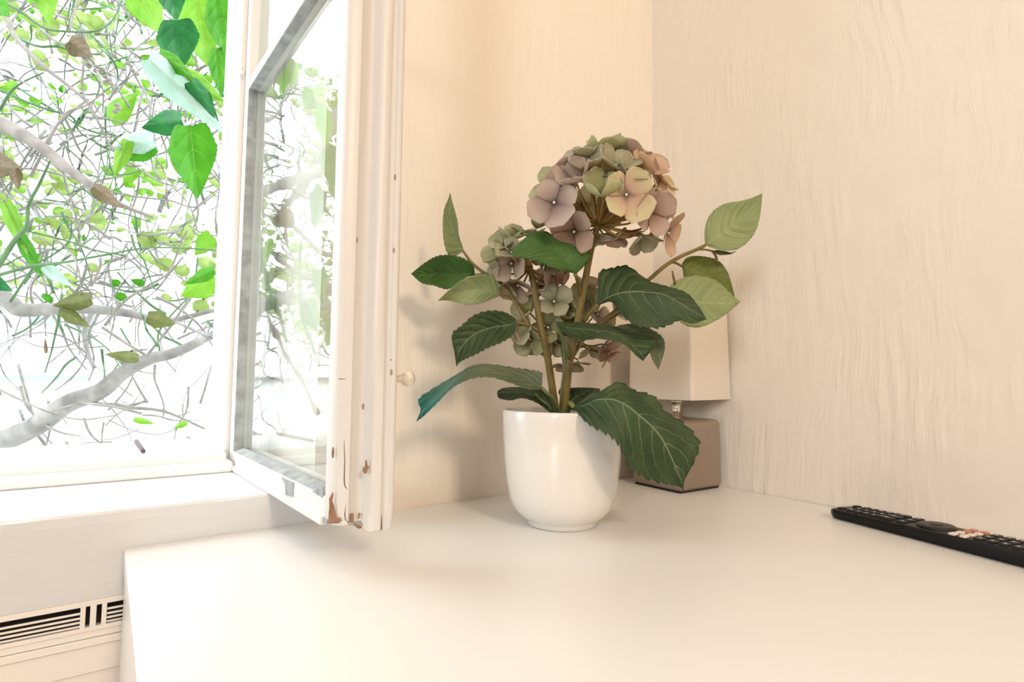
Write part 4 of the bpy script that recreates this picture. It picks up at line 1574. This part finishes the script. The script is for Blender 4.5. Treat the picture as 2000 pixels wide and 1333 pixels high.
# ------------------------------------------------------------------ outdoors
def outer_leaf(base, tip, width, depth, mat, parent, bend=0.15, lean=0.0, name='leaf', lab=None, heart=True):
    """heart shaped leaf from pixel base to pixel tip, width in pixels, with real curl in depth"""
    b, t = Vector(base), Vector(tip)
    ax = t - b
    ln = ax.length
    pe = Vector((-ax.y, ax.x)).normalized()
    dm = ln / FPX * depth
    rows = []
    prof = [(0.0, 0.10), (0.05, 0.62), (0.18, 0.92), (0.35, 1.0), (0.55, 0.80), (0.75, 0.48), (0.9, 0.2), (1.0, 0.0)] if heart else \
        [(0.0, 0.05), (0.15, 0.55), (0.35, 0.95), (0.5, 1.0), (0.7, 0.75), (0.88, 0.35), (1.0, 0.0)]
    for (u, k) in prof:
        c = b + ax * u
        dd = depth + (u - 0.5) * lean * dm * 2 + bend * dm * math.sin(u * math.pi)
        back = -0.08 * ln if (heart and u == 0.0) else 0
        e = pe * (width / 2 * k)
        sidedrop = 0.18 * k * dm
        l = c - e - ax.normalized() * (0.07 * ln * (1 if u == 0.05 and heart else 0))
        r = c + e - ax.normalized() * (0.07 * ln * (1 if u == 0.05 and heart else 0))
        rows.append((l.x, l.y, dd + sidedrop, c.x, c.y, dd, r.x, r.y, dd + sidedrop * 0.6))
    o = leaf_surface(name, rows, [M[mat], M[mat]], parent, serr=18, amp=0.081, nu=40, nv=4, pleat=0.001, nveins=5, thick=0.0004)
    if lab:
        o['label'] = lab
    return o


tree_base = Vector((-0.9, 2.6, -2.6))
TREE = empty('lime_tree', tree_base, 'tree with crossing grey branches and heart shaped leaves right outside the open window', 'tree')


def limb(name, pts, wpx, mat, sides=8):
    r = [w_ / 2 / FPX * p[2] for w_, p in zip((wpx[0], wpx[1]), (pts[0], pts[-1]))]
    return tube(name, [W(*p) for p in pts], r, M[mat], TREE, sides=sides)


# trunk out of sight on the left, carrying the limbs
trunk_top = W(-560, 900, 2.3)
tube('trunk', [tree_base, Vector((trunk_top.x - 0.1, trunk_top.y + 0.1, -0.8)), trunk_top, W(-520, 300, 2.3), W(-480, -300, 2.4)], [0.17, 0.13, 0.10, 0.08, 0.05], M['bark'], TREE, sides=14)
limb('branch', [(-560, 1010, 2.3), (-300, 960, 2.15), (-60, 885, 2.0), (60, 838, 1.95), (130, 790, 1.92), (195, 765, 1.9), (238, 730, 1.9), (290, 702, 1.9), (345, 688, 1.9), (420, 652, 1.95), (520, 600, 2.0)], (44, 11), 'bark', 12)
limb('branch', [(-520, 20, 2.3), (-300, 90, 1.95), (-120, 180, 1.7), (-20, 232, 1.6), (30, 256, 1.58), (80, 287, 1.56), (140, 335, 1.55), (180, 363, 1.55), (232, 398, 1.55), (300, 425, 1.56)], (30, 6), 'bark2', 10)
limb('branch', [(-500, 520, 2.3), (-250, 500, 2.1), (-60, 540, 1.9), (15, 588, 1.85), (42, 606, 1.85), (110, 603, 1.85), (180, 604, 1.87), (260, 614, 1.9), (320, 628, 1.95), (420, 606, 2.0)], (34, 8), 'bark', 10)
limb('branch', [(-40, -60, 1.7), (12, 30, 1.68), (30, 72, 1.66), (80, 125, 1.65), (130, 165, 1.65), (170, 200, 1.65), (196, 246, 1.66), (222, 292, 1.68), (300, 350, 1.7)], (11, 3), 'bark2')
limb('branch', [(-60, -20, 1.5), (0, 2, 1.5), (40, 22, 1.5), (85, 54, 1.5), (138, 62, 1.5), (190, 60, 1.52), (222, 36, 1.54), (242, -10, 1.56)], (6, 3), 'twigg')
limb('branch', [(160, -20, 1.55), (143, 28, 1.52), (136, 60, 1.5)], (5, 4), 'bark2')
limb('branch', [(165, 60, 1.7), (163, 120, 1.7), (162, 180, 1.68), (180, 210, 1.66)], (4, 5), 'bark2')
limb('branch', [(-80, 640, 1.6), (-10, 530, 1.6), (30, 468, 1.6), (52, 442, 1.6), (56, 400, 1.6), (76, 362, 1.6), (102, 306, 1.6)], (12, 4), 'twigg')
limb('branch', [(-40, 165, 1.9), (0, 176, 1.9), (40, 194, 1.9), (92, 214, 1.9), (140, 228, 1.95), (160, 262, 2.0), (230, 300, 2.0)], (7, 3), 'twigg')
limb('branch', [(0, 215, 1.85), (22, 178, 1.85), (50, 158, 1.85), (85, 142, 1.8)], (6, 3), 'twigg')
limb('branch', [(205, 636, 1.8), (242, 590, 1.78), (290, 558, 1.76), (330, 532, 1.75), (352, 478, 1.75), (366, 450, 1.75)], (6, 3), 'bark2')
limb('branch', [(285, 697, 1.8), (332, 640, 1.78), (372, 580, 1.76), (420, 520, 1.75)], (6, 4), 'twig')
limb('branch', [(312, 686, 1.8), (310, 650, 1.8), (340, 610, 1.8), (390, 560, 1.8)], (4, 3), 'twigg')
limb('branch', [(-60, 730, 1.7), (0, 762, 1.7), (50, 786, 1.7), (102, 808, 1.7), (160, 820, 1.7), (225, 812, 1.7)], (5, 3), 'twig')
limb('branch', [(165, 786, 1.9), (240, 796, 1.9), (320, 804, 1.9), (400, 838, 1.9)], (9, 4), 'bark2')
limb('branch', [(210, 820, 1.7), (262, 842, 1.7), (318, 848, 1.7), (362, 824, 1.7)], (3, 2), 'twig')
limb('branch', [(-40, 548, 1.6), (60, 521, 1.6), (130, 512, 1.6), (202, 499, 1.62), (300, 484, 1.65), (440, 490, 1.7)], (7, 3), 'twigg')
limb('branch', [(40, 448, 1.65), (135, 472, 1.65), (180, 488, 1.65), (245, 500, 1.65)], (4, 4), 'twigg')
limb('branch', [(20, 590, 1.7), (68, 520, 1.7), (100, 500, 1.7), (135, 472, 1.7), (140, 430, 1.7)], (5, 3), 'twigg')
limb('branch', [(200, 640, 1.75), (245, 670, 1.75), (285, 694, 1.75)], (6, 5), 'bark2')
limb('branch', [(180, 530, 1.6), (178, 560, 1.6), (196, 520, 1.6), (195, 505, 1.6)], (4, 6), 'bark2')
limb('branch', [(100, 265, 1.62), (160, 255, 1.62), (260, 240, 1.64), (340, 220, 1.66)], (3, 2), 'twig')
limb('branch', [(60, 345, 1.58), (100, 265, 1.58), (130, 220, 1.6), (170, 205, 1.6), (222, 165, 1.6)], (6, 3), 'bark2')
limb('branch', [(70, 615, 1.9), (60, 570, 1.9), (70, 540, 1.9), (90, 480, 1.9)], (5, 3), 'bark2')
limb('branch', [(180, 610, 2.1), (165, 650, 2.1), (172, 690, 2.1), (185, 720, 2.1)], (10, 7), 'bark')
limb('branch', [(0, 335, 1.7), (60, 330, 1.7), (150, 350, 1.7), (240, 380, 1.7), (330, 392, 1.7), (380, 405, 1.7), (420, 380, 1.7)], (5, 3), 'twig')

limb('branch', [(-330, -150, 1.9), (-240, 20, 1.9), (-190, 150, 1.9), (-120, 260, 1.95), (-60, 330, 2.0)], (34, 14), 'bark2', 10)
limb('branch', [(-420, 330, 2.1), (-300, 360, 2.0), (-180, 330, 1.95), (-40, 290, 1.95)], (20, 8), 'bark2')
limb('branch', [(-360, 470, 1.9), (-260, 430, 1.9), (-150, 440, 1.9), (-30, 400, 1.9)], (26, 10), 'bark2', 10)
limb('branch', [(-380, 840, 2.1), (-260, 740, 2.0), (-140, 660, 1.9), (-60, 560, 1.9)], (18, 8), 'bark2')
limb('branch', [(-300, 700, 1.8), (-200, 560, 1.8), (-160, 440, 1.8), (-150, 300, 1.8)], (9, 5), 'twigg')
limb('branch', [(-100, 620, 1.8), (-130, 480, 1.8), (-90, 360, 1.8), (-110, 240, 1.8)], (7, 4), 'bark2')
limb('branch', [(-260, 250, 1.7), (-180, 230, 1.7), (-100, 240, 1.7), (-20, 200, 1.7)], (8, 4), 'twigg')

# finer twigs, one mesh: nobody could count them
tv, tf = [], []
rt = random.Random(21)
for i in range(760):
    x = rt.uniform(-420, 760) if i % 3 else rt.uniform(0, 430)
    y = rt.uniform(-120, 900)
    if y > 640 and rt.random() < 0.55:
        continue
    d = rt.uniform(1.6, 3.4)
    ang = rt.uniform(0, 2 * math.pi)
    ln = rt.uniform(50, 190)
    pts = []
    bx, by = x, y
    for k in range(5):
        pts.append(W(bx, by, d + k * rt.uniform(-0.05, 0.05)))
        ang += rt.uniform(-0.45, 0.45)
        bx += math.cos(ang) * ln / 4
        by += math.sin(ang) * ln / 4
    r = rt.uniform(1.0, 2.7) / FPX * d
    tube_data(pts, [r * 1.2, r * 0.6], 5, 11, tv, tf)
tw = meshobj('twigs', tv, tf, M['twig'], TREE)
tw['kind'] = 'stuff'
tv, tf = [], []
for i in range(240):
    x, y = rt.uniform(-420, 700), rt.uniform(-100, 700)
    d = rt.uniform(1.6, 3.0)
    ang = rt.uniform(0, 2 * math.pi)
    ln = rt.uniform(50, 170)
    pts = []
    bx, by = x, y
    for k in range(5):
        pts.append(W(bx, by, d + k * rt.uniform(-0.05, 0.05)))
        ang += rt.uniform(-0.4, 0.4)
        bx += math.cos(ang) * ln / 4
        by += math.sin(ang) * ln / 4
    r = rt.uniform(1.1, 2.8) / FPX * d
    tube_data(pts, [r * 1.2, r * 0.6], 5, 11, tv, tf)
tw = meshobj('green_twigs', tv, tf, M['twigg'], TREE)
tw['kind'] = 'stuff'

# large leaves close to the window
OL = [((372, 246), (386, 390), 96, 1.15, 'o_bright', 0.1, 0.0, 'bright green heart shaped leaf'),
      ((345, 40), (352, 140), 84, 1.25, 'o_dark', 0.15, 0.1, 'deep green leaf hanging near the top'),
      ((330, -40), (345, 42), 60, 1.20, 'o_dark', 0.1, 0.0, None),
      ((355, 235), (275, 250), 52, 1.2, 'o_dark', 0.2, 0.0, 'deep green leaf seen edge on'),
      ((300, 272), (222, 290), 46, 1.22, 'o_pale', 0.2, 0.0, None),
      ((302, 285), (235, 312), 44, 1.24, 'o_bright', 0.2, 0.0, None),
      ((250, 275), (222, 348), 34, 1.22, 'o_yellow', 0.1, 0.0, None),
      ((290, 115), (440, 262), 58, 1.12, 'o_pale', 0.2, 0.1, 'long pale leaf underside'),
      ((372, 160), (430, 250), 40, 1.16, 'o_dark', 0.1, 0.0, None),
      ((310, 105), (380, 155), 34, 1.15, 'o_bright', 0.1, 0.0, None),
      ((350, 140), (440, 200), 40, 1.18, 'o_yellow', 0.1, 0.0, None),
      ((385, 0), (405, 130), 92, 1.35, 'o_yellow', 0.1, 0.0, None),
      ((425, 0), (440, 110), 60, 1.3, 'o_bright', 0.1, 0.0, None),
      ((425, 95), (432, 190), 40, 1.3, 'o_bright', 0.1, 0.0, None),
      ((262, -30), (318, 70), 70, 1.5, 'o_yellow', 0.1, 0.0, None),
      ((80, -60), (98, 52), 62, 1.4, 'o_yellow', 0.1, 0.0, None),
      ((55, -60), (60, 12), 50, 1.4, 'o_yellow', 0.1, 0.0, None),
      ((-30, -20), (20, 34), 50, 1.4, 'o_bright', 0.1, 0.0, None),
      ((-40, 318), (48, 332), 54, 1.5, 'o_brown', 0.1, 0.0, 'brown withered leaf at the left edge'),
      ((30, 330), (36, 372), 26, 1.5, 'o_brown', 0.1, 0.0, None),
      ((182, 366), (240, 408), 30, 1.5, 'o_brown', 0.2, 0.0, 'brown withered leaf on the grey branch'),
      ((135, 80), (182, 112), 42, 1.6, 'o_brown', 0.1, 0.0, None),
      ((178, 584), (102, 598), 36, 1.7, 'o_olive', 0.1, 0.0, None),
      ((120, 608), (178, 640), 26, 1.7, 'o_olive', 0.1, 0.0, None),
      ((270, 700), (204, 692), 24, 1.7, 'o_olive', 0.1, 0.0, None),
      ((420, 545), (352, 580), 54, 1.5, 'o_yellow', 0.1, 0.0, None),
      ((418, 528), (360, 556), 26, 1.48, 'o_bright', 0.1, 0.0, None),
      ((288, 620), (344, 634), 34, 1.7, 'o_olive', 0.1, 0.0, None),
      ((10, 395), (55, 500), 34, 1.6, 'o_yellow', 0.1, 0.0, None),
      ((38, 460), (84, 545), 30, 1.6, 'o_bright', 0.1, 0.0, None),
      ((85, 520), (140, 560), 26, 1.6, 'o_pale', 0.1, 0.0, None),
      ((-30, 540), (26, 570), 30, 1.6, 'o_dark', 0.1, 0.0, None),
      ((215, 235), (270, 180), 50, 1.9, 'o_yellow', 0.1, 0.0, None),
      ((262, 820), (302, 828), 13, 1.5, 'o_yellow', 0.1, 0.0, None),
      ((365, 826), (338, 838), 12, 1.5, 'o_yellow', 0.1, 0.0, None),
      ((240, 350), (284, 330), 26, 1.8, 'o_yellow', 0.1, 0.0, None),
      ((412, 460), (380, 500), 40, 1.7, 'o_yellow', 0.1, 0.0, None),
      ((90, 690), (88, 660), 8, 1.8, 'o_brown', 0.1, 0.0, None),
      ((372, 355), (360, 310), 30, 1.9, 'o_yellow', 0.1, 0.0, None),
      # further left, mirrored in the open casement's pane
      ((-180, 60), (-230, 220), 110, 1.5, 'o_bright', 0.1, 0.0, None),
      ((-260, 120), (-330, 260), 90, 1.6, 'o_dark', 0.1, 0.0, None),
      ((-150, 200), (-120, 330), 80, 1.5, 'o_dark', 0.1, 0.0, None),
      ((-300, 20), (-280, 130), 90, 1.6, 'o_yellow', 0.1, 0.0, None),
      ((-200, 420), (-250, 520), 80, 1.6, 'o_bright', 0.1, 0.0, None),
      ((-160, 520), (-220, 600), 70, 1.6, 'o_dark', 0.1, 0.0, None),
      ((-330, 560), (-280, 640), 70, 1.6, 'o_bright', 0.1, 0.0, None),
      ((-120, -20), (-150, 90), 90, 1.5, 'o_yellow', 0.1, 0.0, None)]
for b, t, wd, d, mt, bd, ln_, lab in OL:
    outer_leaf(b, t, wd, d, mt, TREE, bd, ln_, lab=lab)
# dark seeds hanging in small clusters
sv, sf = [], []
bead_data(Vector((0, 0, 0)), 1, sv, sf)
seed0 = meshobj('seed', [Vector((v.x * 0.0085, v.y * 0.0075, v.z * 0.0062)) for v in sv], sf, M['bark2'], None)
for i, (x, y) in enumerate([(172, 128), (180, 122), (188, 130), (196, 140), (205, 150), (212, 156), (200, 135), (214, 145), (178, 118), (250, 124), (258, 137), (267, 144), (241, 135), (222, 107),
                            (216, 163), (187, 139), (206, 160), (165, 112), (228, 205), (232, 212), (225, 218)]):
    sdo = seed0 if i == 0 else seed0.copy()
    if i:
        col.objects.link(sdo)
    sdo.parent = TREE
    sdo.location = W(x, y, 1.65) - tree_base

# foliage farther back in the crown: many small leaves
def foliage(name, n, seed, mat, dr, sr, parent, yr=(-150, 560), xr=(-620, 460), clusters=26):
    rr = random.Random(seed)
    cs = [(rr.uniform(*xr), rr.uniform(*yr), rr.uniform(*dr)) for _ in range(clusters)]
    vs, fs, uv = [], [], []
    for i in range(n):
        cx, cy, d0 = cs[i % clusters]
        x, y = rr.gauss(cx, 42), rr.gauss(cy, 34)
        d = d0 + rr.uniform(-0.25, 0.25)
        c = W(x, y, d)
        s = rr.uniform(*sr)
        q = Vector((rr.gauss(0, 1), rr.gauss(0, 1), rr.gauss(0, 1))).normalized()
        a = q.cross(Vector((0.2, 0.1, 1))).normalized()
        b = q.cross(a)
        b0 = len(vs)
        ring = [(-0.5, 0.0), (-0.42, 0.28), (-0.15, 0.42), (0.2, 0.30), (0.6, 0.0), (0.2, -0.30), (-0.15, -0.42), (-0.42, -0.28)]
        vs.append(c)
        uv.append((0.4, 0.5))
        for (u_, v_) in ring:
            vs.append(c + a * u_ * s + b * v_ * s + q * (abs(v_) * 0.25 * s + u_ * u_ * -0.12 * s))
            uv.append((0.5 + u_ * 0.8, 0.5 + v_))
        for k in range(8):
            fs.append((b0, b0 + 1 + k, b0 + 1 + (k + 1) % 8))
    o = meshobj(name, vs, fs, [M[mat]], parent, uvs=uv)
    sd = o.modifiers.new('thick', 'SOLIDIFY')
    sd.thickness = 0.0004
    o['kind'] = 'stuff'
    return o


M['o_faint'] = leaf_mat('lime_leaf_faint', (0.34, 0.50, 0.12), (0.52, 0.62, 0.30), (0.6, 0.75, 0.4), trans=0.55, nveins=5)  # paler yellow-green for the small leaves farther back
foliage('faint_foliage', 1350, 5, 'o_faint', (2.2, 3.8), (0.04, 0.10), TREE, xr=(-460, 780), clusters=62)
foliage('pale_foliage', 620, 15, 'o_yellow', (2.2, 3.6), (0.03, 0.075), TREE, xr=(-460, 780), clusters=36)
foliage('green_foliage', 110, 6, 'o_bright', (2.0, 3.4), (0.02, 0.05), TREE, clusters=16)
foliage('deep_foliage', 200, 8, 'o_dark', (2.2, 3.6), (0.012, 0.03), TREE, clusters=22)

# building across the yard
FB = Vector((-2.0, 11.0, -4.0))
house = empty('neighbouring_house', FB, 'pale rendered house across the yard, faint through the branches', 'building')
hb = boxes('facade', [(-9.0, 6.0, 11.0, 14.0, -4.0, 2.55)], M['render'], house)
boxes('cornice', [(-9.1, -1.05, 10.88, 11.0, 0.82, 0.90)], plain('grey_zinc', (0.24, 0.27, 0.30), 0.6), house)
for k, xx in enumerate((-7.4, -5.6, -3.7, -1.85, -1.32, 0.9, 2.8)):
    wn_ = boxes('window', [(xx, xx + 0.36, 10.97, 11.0, 1.66, 2.04)], M['ledge'], house)
    pn = boxes('pane', [(xx + 0.03, xx + 0.33, 10.96, 10.97, 1.69, 2.01)], M['pane'])
    pn.parent = wn_

# dead catkin and bits lying on the outer ledge
def on_ledge(px, py):
    d = _f + _R * ((px - 1000) / FPX) - _U * ((py - 666.5) / FPX)
    z = T + 0.0625
    t = (z - CAM.z) / d.z
    for _ in range(3):
        p = CAM + d * t
        z = T + 0.0625 - max(0, (p.y - 0.24)) / 0.20 * 0.0045
        t = (z - CAM.z) / d.z
    return CAM + d * t


p1, p2 = on_ledge(266, 866), on_ledge(280, 886)
pod = tube('dry_catkin', [p1 + Vector((0, 0, 0.0032)), p1.lerp(p2, 0.5) + Vector((0, 0, 0.0028)), p2 + Vector((0, 0, 0.0026))], [0.0034, 0.0026], M['pod'], None, sides=8)
pod['label'] = 'dark dry catkin lying on the white outer window ledge'
pod['category'] = 'catkin'
